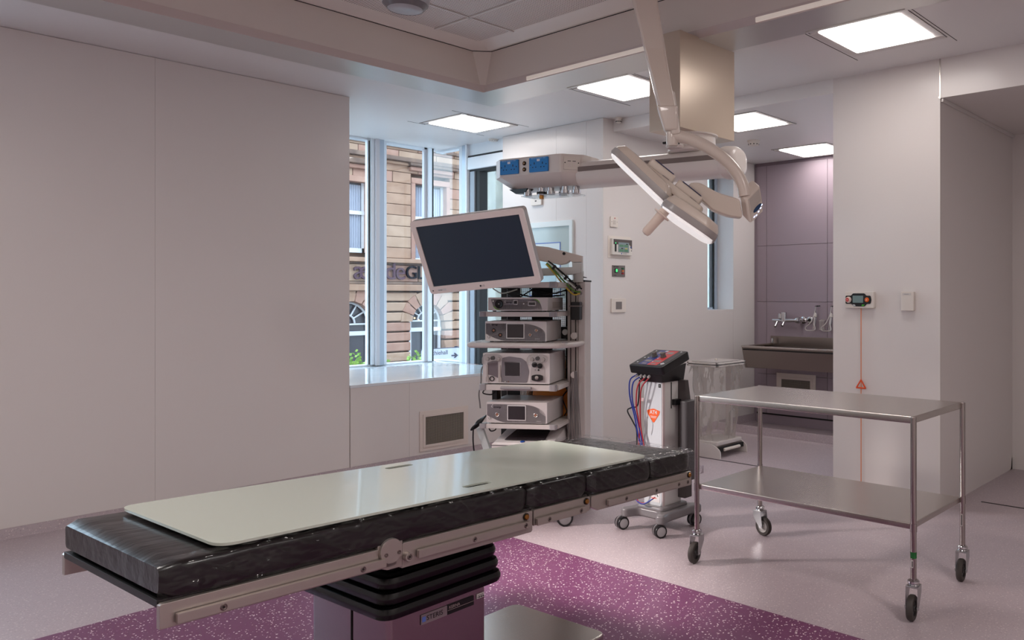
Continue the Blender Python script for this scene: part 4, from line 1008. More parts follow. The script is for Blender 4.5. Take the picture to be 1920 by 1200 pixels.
# 1: slim light source, upper shelf
t = inst('light_source', 'slim grey endoscopy light source with green stripes, topmost on the cart', -.437, .01, 1.316, .385, .088, .33)
MB().prism([(.018, .078), (.035, .028), (.055, .012), (.35, .012), (.338, .05), (.318, .072), (.30, .079)], .002, m_face, onto(0, 0)).build('face_plate', t)
MB().prism([(.032, .036), (.046, .018), (.065, .011), (.078, .011), (.055, .019), (.040, .034)], .0026, m_green, onto(0, 0)).build('green_stripe', t)
MB().prism([(.30, .079), (.318, .076), (.332, .062), (.336, .052), (.330, .056), (.318, .070), (.295, .076)], .0026, m_green, onto(0, 0)).build('green_stripe', t)
MB().lathe([(.026, 0), (.026, .008), (.023, .012), (.012, .008), (0, .01)], m_black, onto(.073, .048), 28).lathe([(0, .0125), (.004, .0125), (.004, .009)], m_cap, onto(.073, .048), 10).build('light_port', t)
port(t, .034, .065, .008, m_wtxt); mark(t, .106, .058, .012); maker(t, .30, .018, .008)
MB().prism(rect(.165, .043, .192, .072, .004), .003, m_bez, onto(0, 0)).prism(rect(.168, .048, .189, .067), .0035, m_dark, onto(0, 0)).build('rocker_switch', t)
port(t, .232, .049, .007, m_wtxt); MB().prism(rect(.258, .036, .31, .063, .005), .003, m_bez, onto(0, 0)).prism(rect(.263, .041, .305, .058), .0035, m_scr, onto(0, 0)).build('small_display', t)
MB().box((.384, .10, .02), (.387, .28, .06), m_tw2).build('side_vent', t)
# 2: camera control unit
t = inst('camera_control_unit', 'grey camera console with central screen standing on the handled shelf', -.455, .01, 1.126, .395, .130, .32)
leaf(t, .395, .13); screen(t, .137, .022, .254, .118); mark(t, .032, .108, .012); maker(t, .322, .022)
for (x, z) in ((.055, .073), (.098, .044)): port(t, x, z, .0125, m_core, m_black)
for (x, z) in ((.29, .046), (.33, .074)): port(t, x, z, .0115)
port(t, .024, .032, .008, m_wtxt)
# 3: pump with clear covers
t = inst('arthroscopy_pump', 'tall grey fluid pump with clear roller covers left and right', -.47, .01, .863, .43, .195, .35)
MB().prism(rounded([(.115, .02), (.13, .012), (.285, .012), (.30, .08), (.285, .14), (.25, .165), (.17, .175), (.125, .165)], .01, 3), .004, m_face, onto(0, 0)).build('face_plate', t)
screen(t, .138, .048, .245, .142); mark(t, .14, .155, .011); maker(t, .225, .032)
MB().prism([(.03, .06), (.03, .135), (.06, .145), (.098, .148), (.098, .04), (.06, .055)], .004, mat('pump_recess', rgb(110, 100, 104), .4), onto(0, 0)).build('left_recess', t)
for x in (.02, .102):
    MB().prism([(x, .015), (x + .02, .015), (x + .02, .04), (x + .014, .05), (x + .014, .12), (x + .004, .12), (x + .004, .05), (x, .04)], .008, m_tw2, onto(0, 0), bev=.001).build('tube_guide', t)
MB().tube([onto(.06, .035) @ Vector((.014 * cos(a), .014 * sin(a), .006)) for a in [pi * 2 * k / 12 for k in range(13)]], .003, m_black, 6, 0).build('ring_clip', t)
port(t, .145, .018, .006, m_wtxt); port(t, .166, .018, .005, m_core)
def rollers(x, w_):
    for k, dx in enumerate((.02, .055, .09)):
        if dx < w_: MB().lathe([(0, .022), (.012, .020), (.013, .002), (.0, 0)], m_dark if k % 2 else m_tw2, onto(x + dx, .158 + .006 * (k % 2)), 14).build('roller', t)
    MB().prism(rounded([(x - .008, .125), (x + w_ + .01, .145), (x + w_ + .012, .175), (x + w_ - .02, .190), (x + .01, .190), (x - .008, .17)], .012, 3), .034, film('clear_cover', rgb(226, 224, 224), .07, .06), onto(0, 0), bev=.004).build('clear_cover', t)
rollers(.012, .105); rollers(.30, .108)
MB().prism([(.305, .015), (.40, .015), (.40, .1), (.385, .14), (.32, .14), (.308, .08)], .004, mat('pump_plate', rgb(176, 168, 166), .35), onto(0, 0), bev=.001).build('right_plate', t)
for (x, z) in ((.335, .125), (.37, .118)): MB().lathe([(.016, .0), (.016, .014), (.008, .016), (.007, .02), (0, .02)], m_dark, onto(x, z), 16).build('pump_wheel', t)
MB().prism(rounded([(.318, .03), (.34, .024), (.366, .024), (.388, .03), (.388, .058), (.366, .064), (.34, .064), (.318, .058)], .006, 3), .014, m_dark, onto(0, 0)).lathe([(0, .02), (.012, .018), (.012, .01)], m_port, onto(.352, .045), 16).build('valve_block', t)
MB().lathe([(0, .006), (.006, .006), (.006, 0)], m_dark, onto(.36, .092), 12).box((.335, -.005, .088), (.345, 0, .09), m_dark).box((.335, -.005, .094), (.345, 0, .096), m_dark).build('indicator', t)
# 4: shaver console
t = inst('shaver_console', 'grey shaver console with two round ports, lowest of the stacked instruments', -.447, .01, .617, .39, .136, .35)
leaf(t, .39, .136); screen(t, .135, .022, .256, .118); mark(t, .03, .104, .016); maker(t, .322, .02)
for x in (.07, .318): port(t, x, .057, .0145)
port(t, .022, .034, .008, m_wtxt)
# printer on the bottom shelf
c = Matrix.Translation(TW) @ Matrix.Rotation(TWR, 4, 'Z')
t = thing('printer', 'off-white laser printer on the lowest shelf of the cart', 'printer', c @ Vector((-.41, .0, .286)), TWR)
m_pr = mat('printer_shell', rgb(214, 208, 206), .4)
MB().loft([[(0, 0, 0), (.40, 0, 0), (.40, .36, 0), (0, .36, 0)], [(0, 0, .205), (.40, 0, .205), (.40, .36, .205), (0, .36, .205)], [(.012, .008, .215), (.388, .008, .215), (.388, .35, .28), (.012, .35, .28)]], m_pr).build('body', t)
MB().box((-.002, -.002, .196), (.402, .3, .199), m_dark).build('seam', t)
MB().prism([(.07, .04), (.33, .04), (.30, .34), (.10, .34)], .004, m_scr, Matrix.Translation((0, 0, .219)) @ Matrix.Rotation(R(10.8), 4, 'X')).build('output_tray', t)
MB().lathe([(0, 0), (.014, 0), (.014, .003), (0, .004)], mat('printer_badge', rgb(44, 84, 160), .4), T(.19, .025, .219) @ Matrix.Rotation(R(11), 4, 'X'), 18).build('badge', t)
# something orange behind the cart
ob = c @ Vector((-.33, .50, 0))
t = thing('orange_bag', 'orange bag seen only through the perforated back of the cart', 'bag', ob, TWR)
mo = mat('orange_sack', rgb(226, 132, 44), .5)
def sackf(i, j):
    a = 2 * pi * i; r_ = 1 + .08 * noise.noise(Vector((cos(a) * 2, sin(a) * 2, j * 4))); w_ = sin(min(1, j * 6) * pi / 2) * (1 - max(0, j - .8) * 3)
    return (.17 + .19 * cos(a) * r_ * w_, .12 * sin(a) * r_ * w_, .98 * j)
MB().grid(sackf, 32, 24, mo).build('sack', t)

# ------------------------------------------------------------------ monitor
mt_ = thing('monitor', 'large pale grey framed monitor, dark screen, tilted on the cart arm', 'monitor', (2.786, 3.725, 1.66), 0)
MX_ = Vector((.42, -.903, .091)).normalized(); MY_ = Vector((-.374, -.081, .924))
MM = frame((2.786, 3.725, 1.66), MX_, MY_)
m_mf = mat('monitor_frame', rgb(222, 210, 206), .35); m_ms = mat('monitor_edge', rgb(150, 142, 138), .35)
mw_ = lambda mb, n, p=mt_, **k: mb.build(n, p, world=True, **k)
o_ = rect(-.346, -.22, .346, .22, .022, 5)
mw_(MB().curve2d([o_, rect(-.316, -.176, .316, .186)], .012, m_mf, MM @ T(0, 0, -.006)), 'frame')
mw_(MB().prism(rect(-.346, -.22, .346, .22, .022, 5), .045, m_ms, MM @ T(0, 0, -.051), bev=.006), 'housing')
mw_(MB().box((-.318, -.178, -.004), (.318, .188, .000), mat('monitor_screen', rgb(44, 58, 70), .25, spec=.5), M=MM), 'screen')
mw_(MB().text('LG', .014, m_txt, MM @ T(-.005, -.199, .0062), .0002, 'CENTER').lathe([(0, .0066), (.006, .0065), (.006, .006)], m_txt, MM @ T(-.022, -.199, 0), 14), 'logo')
mw_(MB().prism(rect(-.295, -.206, -.24, -.192, .003), .0004, m_bez, MM @ T(0, 0, .006)).text('synergy', .008, m_txt, MM @ T(-.29, -.199, .0066), .0002), 'sticker')
mw_(MB().lathe([(0, .0068), (.004, .0066), (.004, .006)], m_txt, MM @ T(-.325, -.2, 0), 12), 'power_led')
mw_(MB().box((-.08, -.08, -.085), (.08, .08, -.05), m_ms, .006, M=MM), 'mount_plate')
mw_(MB().cyl(MM @ Vector((0, 0, -.08)), PO - XC * .34 + ZC * (-.02) + Vector((0, 0, .06)), .03, m_arm2, seg=16), 'mount_neck')

# ================================================================== PENDANT
PV = Vector((3.94, 3.085, 0)); PRZ = math.atan2(.983, -.183)
pd = thing('ceiling_pendant', 'white ceiling pendant with square column, long arm and blue sockets', 'pendant', (PV.x, PV.y, CE), 0)
m_pend = mat('pendant_white', rgb(222, 213, 207), .28); m_pcol = mat('pendant_column_satin', rgb(206, 190, 172), .3, metal=.35, bump=((160, 160, 160), .12, .002))
MB().box((3.68, 2.968, 2.412), (4.24, 3.21, 2.990), m_pcol, .004).build('column', pd, world=True)
def PL(x, y, z): return Matrix.Translation((PV.x, PV.y, 0)) @ Matrix.Rotation(PRZ, 4, 'Z') @ Matrix.Translation((x, y, z))
M0 = PL(0, 0, 0)       # x along the arm towards the head, y towards the viewer, z up
pb_ = lambda mb, n, p=pd, **k: mb.build(n, p, world=True, **k)
pb_(MB().lathe([(.165, 2.412), (.165, 2.404), (.15, 2.402), (.15, 2.31), (.13, 2.30), (0, 2.30)], m_pend, M0, 36), 'bearing')
def sec(w, h, zc, n=20, p=3.2):
    out = []
    for k in range(n):
        a = 2 * pi * k / n; c_, s_ = cos(a), sin(a)
        out.append((w / 2 * math.copysign(abs(c_) ** (2 / p), c_), zc + h / 2 * math.copysign(abs(s_) ** (2 / p), s_)))
    return out
b = MB(); rings = []
for (x, w_, h_) in ((-.305, .16, .15), (-.285, .22, .165), (-.25, .24, .17), (.80, .24, .17)):
    rings.append([M0 @ Vector((x, y, z)) for (y, z) in sec(w_, h_, 2.225)])
b.loft(rings, m_pend); pb_(b, 'arm')
pb_(MB().prism(rounded([(-.255, 2.262), (.78, 2.262), (.78, 2.232), (-.27, 2.232)], .002, 1), .006, mat('pendant_groove', rgb(120, 106, 100), .5), M0 @ frame((0, .118, 0), X, Z) @ T(0, 0, -.006)), 'arm_groove')
b = MB(); rings = []
for (x, s_) in ((-.34, .6), (-.33, .85), (-.31, 1.0), (-.25, 1.05), (-.235, 1.0)):
    rings.append([M0 @ Vector((x, y, z)) for (y, z) in sec(.25 * s_, .19 * s_, 2.225, 24, 2.4)])
b.loft(rings, m_pend); pb_(b, 'end_cap')
pb_(MB().lathe([(0, 2.312), (.05, 2.312), (.058, 2.325), (.05, 2.345), (.03, 2.352), (0, 2.354)], m_pend, PL(.03, .16, 0), 24), 'brake_knob')
pb_(MB().box((-.05, -.008, 2.334), (.05, .008, 2.348), m_soft_black, .005, M=PL(.035, .215, 0)).cyl((-.045, 0, 2.341), (-.045, -.02, 2.341), .014, m_soft_black, M=PL(.035, .215, 0)), 'brake_lever')
# service head
hp = rounded([(.865, .20), (1.375, .20), (1.47, .13), (1.47, -.16), (.84, -.16), (.76, -.10), (.76, .09)], .012, 3)
hp2 = rounded([(.93, .10), (1.30, .10), (1.38, .06), (1.38, -.12), (.90, -.12), (.70, -.10), (.70, .02)], .01, 3)
b = MB()
b.loft([[M0 @ Vector((x, y, 2.345)) for x, y in hp], [M0 @ Vector((x, y, 2.225)) for x, y in hp], [M0 @ Vector((x, y, 2.152)) for x, y in hp2]], m_pend)
head = pb_(b, 'service_head')
m_blue = mat('socket_blue', rgb(28, 128, 204), .35)
def fp(x, z): return M0 @ frame((x, .2005, z), -X, Z)   # on the front face: local x to the right as seen
for k, x in enumerate((1.285, 1.035)):
    F_ = fp(x, 2.285)
    s_ = pb_(MB().prism(rect(-.078, -.048, .078, .048, .005), .012, m_blue, F_, bev=.002), 'twin_socket', head, label='blue twin socket')
    b = MB()
    for dx in (-.034, .034):
        b.prism(rect(dx - .003, .002, dx + .003, .016), .0006, m_dark, F_ @ T(0, 0, .0118)).prism(rect(dx - .0165, -.020, dx - .0085, -.014), .0006, m_dark, F_ @ T(0, 0, .0118)).prism(rect(dx + .0085, -.020, dx + .0165, -.014), .0006, m_dark, F_ @ T(0, 0, .0118))
    for dx in (-.064, .064): b.lathe([(0, .0132), (.004, .0128), (.004, .011)], m_dark, F_ @ T(dx, .0, 0), 10)
    pb_(b, 'pin_holes', s_)
    pb_(MB().prism(rect(-.012, .022, .012, .036), .0125, mat('socket_label', rgb(226, 230, 236), .4), F_).text('MEDICAL EQUIPMENT ONLY', .0095, mat('socket_print', rgb(176, 212, 240), .4), F_ @ T(0, .041, .0124), .0002, 'CENTER'), 'print', s_)
for z in (2.303, 2.262):
    pb_(MB().lathe([(.014, 0), (.014, .006), (.010, .009), (.008, .005), (0, .005)], m_soft_black, fp(1.16, z), 18).lathe([(.009, .0092), (.0075, .010), (.006, .0088)], brass, fp(1.16, z), 16).lathe([(0, .0102), (.0035, .0095), (.0035, .004)], mat('earth_pin', rgb(222, 216, 190), .3), fp(1.16, z), 10), 'earth_stud', head)
sd = Vector((.76 - .865, .09 - .20, 0)).normalized()
F_ = M0 @ frame((.812, .145, 2.285), sd, Z)
s_ = pb_(MB().prism(rect(-.055, -.042, .055, .042, .004), .006, m_paleplastic, F_ @ T(0, 0, .001), bev=.001), 'data_socket', head)
b = MB()
for dx in (-.018, .014): b.prism(rect(dx - .010, -.024, dx + .010, .008), .008, m_pend, F_).prism(rect(dx - .011, .011, dx + .011, .015), .0078, m_dark, F_)
for dx in (-.046, .043): b.lathe([(0, .0085), (.004, .008), (.004, .006)], m_dark, F_ @ T(dx, .002, 0), 10)
pb_(b, 'ports', s_)
# gas outlets under the head
for k, (x, y) in enumerate(((1.24, .07), (1.17, .0), (1.12, .07), (1.05, .06), (.99, .0), (.93, .06), (.86, .03))):
    o = MB().lathe([(0, 0), (.024, 0), (.024, -.026), (.031, -.028), (.031, -.050), (.024, -.054), (.016, -.054), (.014, -.044), (0, -.044)], m_chrome, PL(x, y, 2.153), 20)
    if k == 2: o.lathe([(0, -.044), (.016, -.044), (.016, -.078), (0, -.08)], brass, PL(x, y, 2.153), 16).lathe([(.0315, -.030), (.033, -.036), (.0315, -.046)], m_soft_black, PL(x, y, 2.153), 20)
    pb_(o, 'gas_outlet', head)
pb_(MB().prism(rounded([(.86, -.09), (1.29, -.09), (1.29, .09), (.86, .09)], .02, 3), .006, film('clear_guard', rgb(226, 232, 236), .12, .06), M0 @ T(0, 0, 2.098)), 'clear_guard', head)
pb_(MB().loft([[M0 @ Vector((x, y, 2.152)) for x, y in ((1.22, .10), (1.38, .10), (1.38, .03), (1.22, .03))], [M0 @ Vector((x, y, 2.118)) for x, y in ((1.24, .10), (1.32, .10), (1.32, .05), (1.24, .05))]], m_soft_black), 'black_catch', head)

# ================================================================== SURGICAL LIGHT
LQ = .0026
LR = (2.981, 2.678, 3.295)
sl = thing('surgical_light', 'white surgical light with petal head and control panel on a jointed ceiling arm', 'surgical light', (LR[0], LR[1], 3.27))
sb_ = lambda mb, n, p=sl, **k: mb.build(n, p, world=True, **k)
m_sl = mat('lamp_white', rgb(218, 206, 196), .25, coat=.3); m_sl2 = mat('lamp_grey_edge', rgb(166, 160, 158), .3); m_slq = mat('lamp_beige_back', rgb(212, 199, 187), .28, coat=.3)
JO = Vector((3.092, 2.539, 2.196))                 # the elbow under the spring arm
MJ = frame(JO, XC, Z)                         # x right, y up, z towards the viewer
P3 = lambda l, s_=.002667: [(a * s_, -b_ * s_) for a, b_ in l]
sb_(MB().lathe([(0, 3.27), (.11, 3.27), (.11, 3.20), (.07, 3.15), (.06, 3.0), (0, 2.98)], m_sl, T(LR[0], LR[1], 0), 28), 'ceiling_hub')
def quadbox(a0, a1, b0, b1, d0, d1, y0, y1, m, bev=.012):
    """tapered bar: left/right edges at the top and at the bottom in the joint frame"""
    t = bmesh.new()
    pts = []
    for (xl, xr, yy, dd) in ((a0, a1, y0, d0), (b0, b1, y1, d1)):
        for (x, z) in ((xl, dd), (xr, dd), (xr, -dd), (xl, -dd)): pts.append(t.verts.new((x, yy, z)))
    for f in ((0, 1, 2, 3), (7, 6, 5, 4), (0, 4, 5, 1), (1, 5, 6, 2), (2, 6, 7, 3), (3, 7, 4, 0)): t.faces.new([pts[i] for i in f])
    bmesh.ops.recalc_face_normals(t, faces=t.faces[:])
    bmesh.ops.bevel(t, geom=t.edges[:], offset=bev, segments=3, affect='EDGES', profile=.5)
    return MB().add(t, m, MJ)
s = .002667
sb_(quadbox(-108 * s, -52 * s, -28 * s, 4 * s, .06, .045, 400 * s, 56 * s, m_sl, .014), 'spring_arm')
sb_(quadbox(-112 * s, -62 * s, -24 * s, 5 * s, .045, .052, 395 * s, 58 * s, m_slq, .008), 'arm_cover')
sb_(quadbox(-31 * s, 9 * s, -16 * s, 10 * s, .05, .045, 62 * s, 14 * s, m_sl, .014), 'arm_knuckle')
sb_(MB().box((-.018, -.03, -.058), (.03, .19, .04), m_sl, .014, M=MJ @ T(2 * s, 18 * s, 0) @ Matrix.Rotation(R(8), 4, 'Z')), 'joint_cheek')
sb_(MB().cyl((-.004, -.035, 0), (-.006, .06, 0), .03, m_sl, seg=22, bev=.012, M=MJ), 'elbow')
sb_(MB().tube([MJ @ Vector((a * s, -b_ * s, 0)) for a, b_ in ((2, -8), (28, -2), (60, 12), (92, 33), (116, 58), (130, 84), (134, 106))], .0315, m_sl, 18, 6), 'curved_yoke')
# knuckle with the control panel
A = Vector((3.294, 2.284, 1.935)); B = Vector((3.296, 2.234, 1.896)); Cc = Vector((3.389, 2.213, 1.973))
dn = Vector((3.320, 2.228, 1.768)) - B
def par(a, b_, c_, d_): return [a, b_, c_, d_]
D_ = A + Cc - B
t = bmesh.new(); vs = [t.verts.new(p) for p in (A, B, Cc, D_, A + dn * .92, B + dn, Cc + dn * 1.02, D_ + dn)]
for f in ((0, 1, 2, 3), (7, 6, 5, 4), (0, 4, 5, 1), (1, 5, 6, 2), (2, 6, 7, 3), (3, 7, 4, 0)): t.faces.new([vs[i] for i in f])
bmesh.ops.recalc_face_normals(t, faces=t.faces[:]); bmesh.ops.bevel(t, geom=t.edges[:], offset=.012, segments=3, affect='EDGES', profile=.5)
kn = sb_(MB().add(t, m_sl), 'control_box')
ex_ = (Cc - B); ey_ = -dn; nrm = ex_.cross(ey_).normalized()
if nrm.dot(-B + Vector((0, 0, 1.42))) < 0: nrm = -nrm
def onp(i, j, o_=.0015): return B + ex_ * i + dn * j + nrm * o_
pan = sb_(MB().raw([onp(*q_) for q_ in ((.08, .06), (.92, .06), (.94, .8), (.75, .93), (.3, .96), (.1, .92))] + [onp(q_[0], q_[1], -.002) for q_ in ((.08, .06), (.92, .06), (.94, .8), (.75, .93), (.3, .96), (.1, .92))], [(0, 1, 2, 3, 4, 5), (11, 10, 9, 8, 7, 6)] + [(k, (k + 1) % 6, (k + 1) % 6 + 6, k + 6) for k in range(6)], mat('panel_pale', rgb(206, 194, 184), .35)), 'panel', kn)
sb_(MB().raw([onp(*q_, .002) for q_ in ((.14, .08), (.86, .08), (.88, .52), (.16, .6))], [(0, 1, 2, 3)], mat('panel_grey', rgb(186, 177, 170), .3)), 'panel_window', kn)
mbl = mat('panel_blue', rgb(40, 66, 104), .4); mld = mat('led_blue', (.5, .6, 1, 1), .4, emit=(.55, .65, 1, 1), es=3.0)
def disc(i, j, ri, rj, m, n=16): return MB().raw([onp(i + ri * cos(2 * pi * k / n), j + rj * sin(2 * pi * k / n), .003) for k in range(n)], [tuple(range(n))], m)
sb_(disc(.58, .66, .30, .09, mbl), 'blue_keypad', kn, label='dark blue oval keypad')
for (i, j) in ((.30, .85), (.45, .87), (.62, .82), (.78, .77), (.88, .70)): sb_(disc(i, j, .055, .022, mld, 10), 'led', kn)
# lamp head: petals around a hub, seen almost edge on
a_ = (XC * .78 + Vector((0, 0, -.62))).normalized()
n_ = (XC * -.62 + Vector((0, 0, -.78)) - ZC * .02); n_ = (n_ - a_ * n_.dot(a_)).normalized()
b__ = n_.cross(a_)                                  # depth axis
HO = Vector((3.017, 2.552, 1.897))
MH = Matrix(((a_.x, b__.x, n_.x, HO.x), (a_.y, b__.y, n_.y, HO.y), (a_.z, b__.z, n_.z, HO.z), (0, 0, 0, 1)))
if b__.dot(ZC) < 0: pass
sg_ = 1 if b__.dot(ZC) > 0 else -1                  # +1: local y points away from the viewer
m_led = mat('lamp_lens', rgb(238, 232, 230), .25, emit=(1.0, .95, .93, 1), es=.5)
def petal(pts, tilt, nm):
    """pts in (along, away); curved shell with grey edge and bright lens underneath"""
    pts = [(x, y * sg_) for x, y in pts]
    M = MH @ tilt
    cx = sum(p[0] for p in pts) / len(pts); cy = sum(p[1] for p in pts) / len(pts)
    sc = lambda k: [(cx + (x - cx) * k, cy + (y - cy) * k) for x, y in pts]
    p0 = rounded(pts, .035, 4)
    lv = [(1.0, .002), (1.035, -.008), (1.03, -.032)]
    def ring(k, z): return [M @ Vector((cx + (x - cx) * k, cy + (y - cy) * k, z)) for x, y in p0]
    e = sb_(MB().loft([ring(*l) for l in lv], m_sl2), nm)
    sb_(MB().loft([ring(1.0, -.030), ring(.985, -.044), ring(.86, -.070), ring(.55, -.078)], m_slq), 'back_shell', e)
    sb_(MB().loft([ring(.98, .001), ring(.94, .010), ring(.80, .012)], m_led), 'lens', e)
petal([(-.33, -.05), (-.30, -.10), (.03, -.125), (.06, .0), (.03, .125), (-.30, .10), (-.33, .05)], T(0, 0, .01) @ Matrix.Rotation(R(-5), 4, 'Y'), 'petal')
petal([(.035, -.20), (.10, -.255), (.29, -.235), (.335, -.16), (.33, -.03), (.10, -.02), (.05, -.08)], T(0, 0, .03) @ Matrix.Rotation(R(4), 4, 'Y') @ Matrix.Rotation(R(-4 * sg_), 4, 'X'), 'petal')
petal([(.05, .08), (.10, .02), (.33, .03), (.335, .16), (.29, .235), (.10, .255), (.035, .20)], T(0, 0, .02) @ Matrix.Rotation(R(4), 4, 'Y') @ Matrix.Rotation(R(4 * sg_), 4, 'X'), 'petal')
sb_(MB().prism(rounded([(-.17, -.07), (.20, -.085), (.20, .085), (-.17, .07)], .03, 4), .045, m_slq, MH @ T(0, 0, -.085), bev=.012), 'spine')
m_navy = mat('navy_inlay', rgb(22, 34, 84), .35)
for (x0, x1) in ((-.155, -.005), (.015, .165)):
    k_ = sb_(MB().prism(rounded([(x0, -.05), (x1, -.05), (x1, .05), (x0, .05)], .012, 3), .05, m_slq, MH @ T(0, 0, -.125), bev=.008), 'back_block')
    sb_(MB().box((x0 + .02, -.053, -.127), (x1 - .015, .053, -.1235), m_navy, .001, M=MH), 'navy_inlay', k_, label='dark blue inlay')
    sb_(MB().box((x1 - .055, -.065, -.088), (x1 - .015, .065, -.078), m_steel_dull, .002, M=MH), 'hinge', k_)
sb_(MB().lathe([(0, 0), (.04, 0), (.036, .02), (.026, .03), (0, .03)], m_steel_dull, MH @ T(.055, 0, .005), 22), 'hub')
sb_(MB().lathe([(0, .02), (.024, .02), (.025, .055), (.045, .06), (.045, .066), (.026, .07), (.024, .10), (.0235, .175), (.018, .188), (0, .192)], mat('sterile_handle', rgb(228, 208, 194), .4), MH @ T(.055, 0, 0) @ Matrix.Rotation(R(-3), 4, 'Y'), 24), 'handle')
# link from the head back to the control box
lo = Vector((3.181, 2.379, 1.904)); ls = .00265
lm = Matrix.Translation(lo) @ frame((0, 0, 0), XC + ZC * .06, Z)
lp = rounded([(a * ls, -b_ * ls) for a, b_ in ((-38, -26), (-18, -26), (14, -8), (56, 4), (62, 40), (36, 37), (6, 26), (-14, 8), (-44, -8))], .02, 3)
sb_(MB().prism(lp, .075, m_slq, lm @ T(0, 0, -.037), bev=.010, seg=3), 'link_arm')

# bowl-shaped lamp hub hanging from the canopy at the top edge of the picture
hc = (2.428, 3.855, 3.063)
hb_ = thing('lamp_hub', 'grey bowl-shaped hub hanging from the perforated canopy', 'lamp hub', (hc[0], hc[1], 3.3))
MB().lathe([(0, 2.945), (.05, 2.946), (.09, 2.955), (.12, 2.985), (.127, 3.02), (.12, 3.06), (0, 3.07)], mat('hub_grey', rgb(176, 176, 180), .35), T(hc[0], hc[1], 0), 36).build('bowl', hb_, world=True)
MB().lathe([(.09, 2.956), (.093, 2.954), (.118, 2.98), (.116, 2.984)], mat('hub_glass', rgb(120, 118, 122), .15), T(hc[0], hc[1], 0), 36).build('rim_ring', hb_, world=True)
MB().cyl((hc[0], hc[1], 3.06), (hc[0], hc[1], 3.3), .04, mat('hub_grey', (1, 1, 1, 1)), seg=20).build('stem', hb_, world=True)

# ================================================================== WALL PLATES
VC = 4.96
def on_c(u, z): return frame((u, VC - .0005, z), X, Z)       # controls wall; local x = u (right), y = up, z towards the room
t = thing('key_switch', 'small white switch plate with a red dot, topmost on the controls wall', 'switch', (5.20, VC, 2.073)); w_ = lambda mb, n, p=None, **k: mb.build(n, p or t, world=True, **k)
w_(MB().prism(rect(-.047, -.047, .047, .047, .006), .012, m_paleplastic, on_c(5.20, 2.073), bev=.002), 'plate')
w_(MB().lathe([(0, .0135), (.006, .013), (.006, .011)], mat('red_dot', rgb(190, 30, 30), .4), on_c(5.205, 2.105), 12), 'red_light'); w_(MB().prism(rect(-.016, -.02, .016, .016, .003), .014, mat('switch_rocker', rgb(206, 198, 190), .4), on_c(5.2, 2.07)).lathe([(0, .0135), (.003, .013), (.003, .011)], m_dark, on_c(5.166, 2.073), 8).lathe([(0, .0135), (.003, .013), (.003, .011)], m_dark, on_c(5.234, 2.073), 8), 'rocker')
t = thing('pressure_display', 'white wall panel with grey screen and black side keys', 'control panel', (5.275, VC, 1.853))
w_(MB().prism(rect(-.148, -.098, .148, .10, .004), .004, m_paleplastic, on_c(5.275, 1.848), bev=.001), 'back_plate')
M_ = on_c(5.285, 1.852)
w_(MB().prism(rect(-.132, -.073, .132, .073, .006), .03, mat('panel_white', rgb(222, 218, 212), .35), M_, bev=.003), 'case')
w_(MB().prism([(-.115, .02), (-.115, .066), (.126, .066), (.126, -.02), (.10, .02)], .002, mat('panel_brown_grey', rgb(92, 82, 80), .4), M_ @ T(0, 0, .03)).prism(rect(-.10, -.045, -.08, .04, .004), .003, m_black, M_ @ T(0, 0, .03)), 'overlay')
sc_ = w_(MB().prism(rect(-.055, -.048, .085, .04, .003), .004, mat('lcd_green_grey', rgb(140, 156, 160), .25), M_ @ T(0, 0, .03)), 'screen')
b = MB(); g1 = mat('lcd_green', rgb(92, 140, 110), .4)
for (x0, z0, x1, z1) in ((-.045, -.042, .01, -.022), (.018, -.042, .07, -.022), (-.045, 0, .01, .02), (.018, 0, .07, .02)): b.prism(rect(x0, z0, x1, z1), .0005, g1, M_ @ T(0, 0, .034))
for (x0, z0, x1, z1) in ((-.02, -.018, .005, -.010), (.045, .022, .068, .03)): b.prism(rect(x0, z0, x1, z1), .0006, m_dark, M_ @ T(0, 0, .034))
b.prism(rect(.03, -.018, .062, -.010), .0006, mat('lcd_yellow', rgb(200, 196, 90), .4), M_ @ T(0, 0, .034)); w_(b, 'readout', sc_)
w_(MB().lathe([(0, .034), (.006, .033), (.006, .03)], mat('led_green', (.1, .9, .3, 1), .4, emit=(.1, .9, .3, 1), es=1), M_ @ T(-.09, .032, 0), 10).lathe([(0, .033), (.009, .032), (.009, .029)], mat('key_blue', rgb(60, 84, 150), .4), M_ @ T(.112, .0, 0), 12).lathe([(0, .033), (.006, .032), (.006, .029)], mat('key_blue', (0, 0, 0, 1)), M_ @ T(-.012, -.06, 0), 12).lathe([(0, .033), (.005, .032), (.005, .029)], m_dark, M_ @ T(.12, -.03, 0), 10).box((.005, -.063, .03), (.055, -.058, .031), mat('print_grey', rgb(150, 150, 150), .5), M=M_), 'keys')
t = thing('status_indicator', 'small grey indicator plate with green button and three lamps', 'control panel', (5.265, VC, 1.636)); M_ = on_c(5.263, 1.636)
w_(MB().prism(rect(-.082, -.05, .082, .05, .003), .008, mat('indicator_grey', rgb(122, 114, 110), .4, metal=.3), M_, bev=.001), 'plate')
w_(MB().prism(rect(-.055, -.018, -.02, .022, .004), .006, m_black, M_ @ T(0, 0, .008)), 'lamp_bezel'); w_(MB().prism(rect(-.047, -.01, -.027, .016, .004), .004, mat('lit_green', (.1, .8, .25, 1), .4, emit=(.08, .85, .25, 1), es=.9), M_ @ T(0, 0, .013)), 'green_button')
for z, c_ in ((.022, rgb(28, 86, 46)), (.0, rgb(202, 112, 40)), (-.022, rgb(150, 30, 36))): w_(MB().prism(rect(.034, z - .007, .062, z + .007, .006), .006, mat('lamp_%d' % int(z * 1000), c_, .3), M_ @ T(0, 0, .008)), 'lamp')
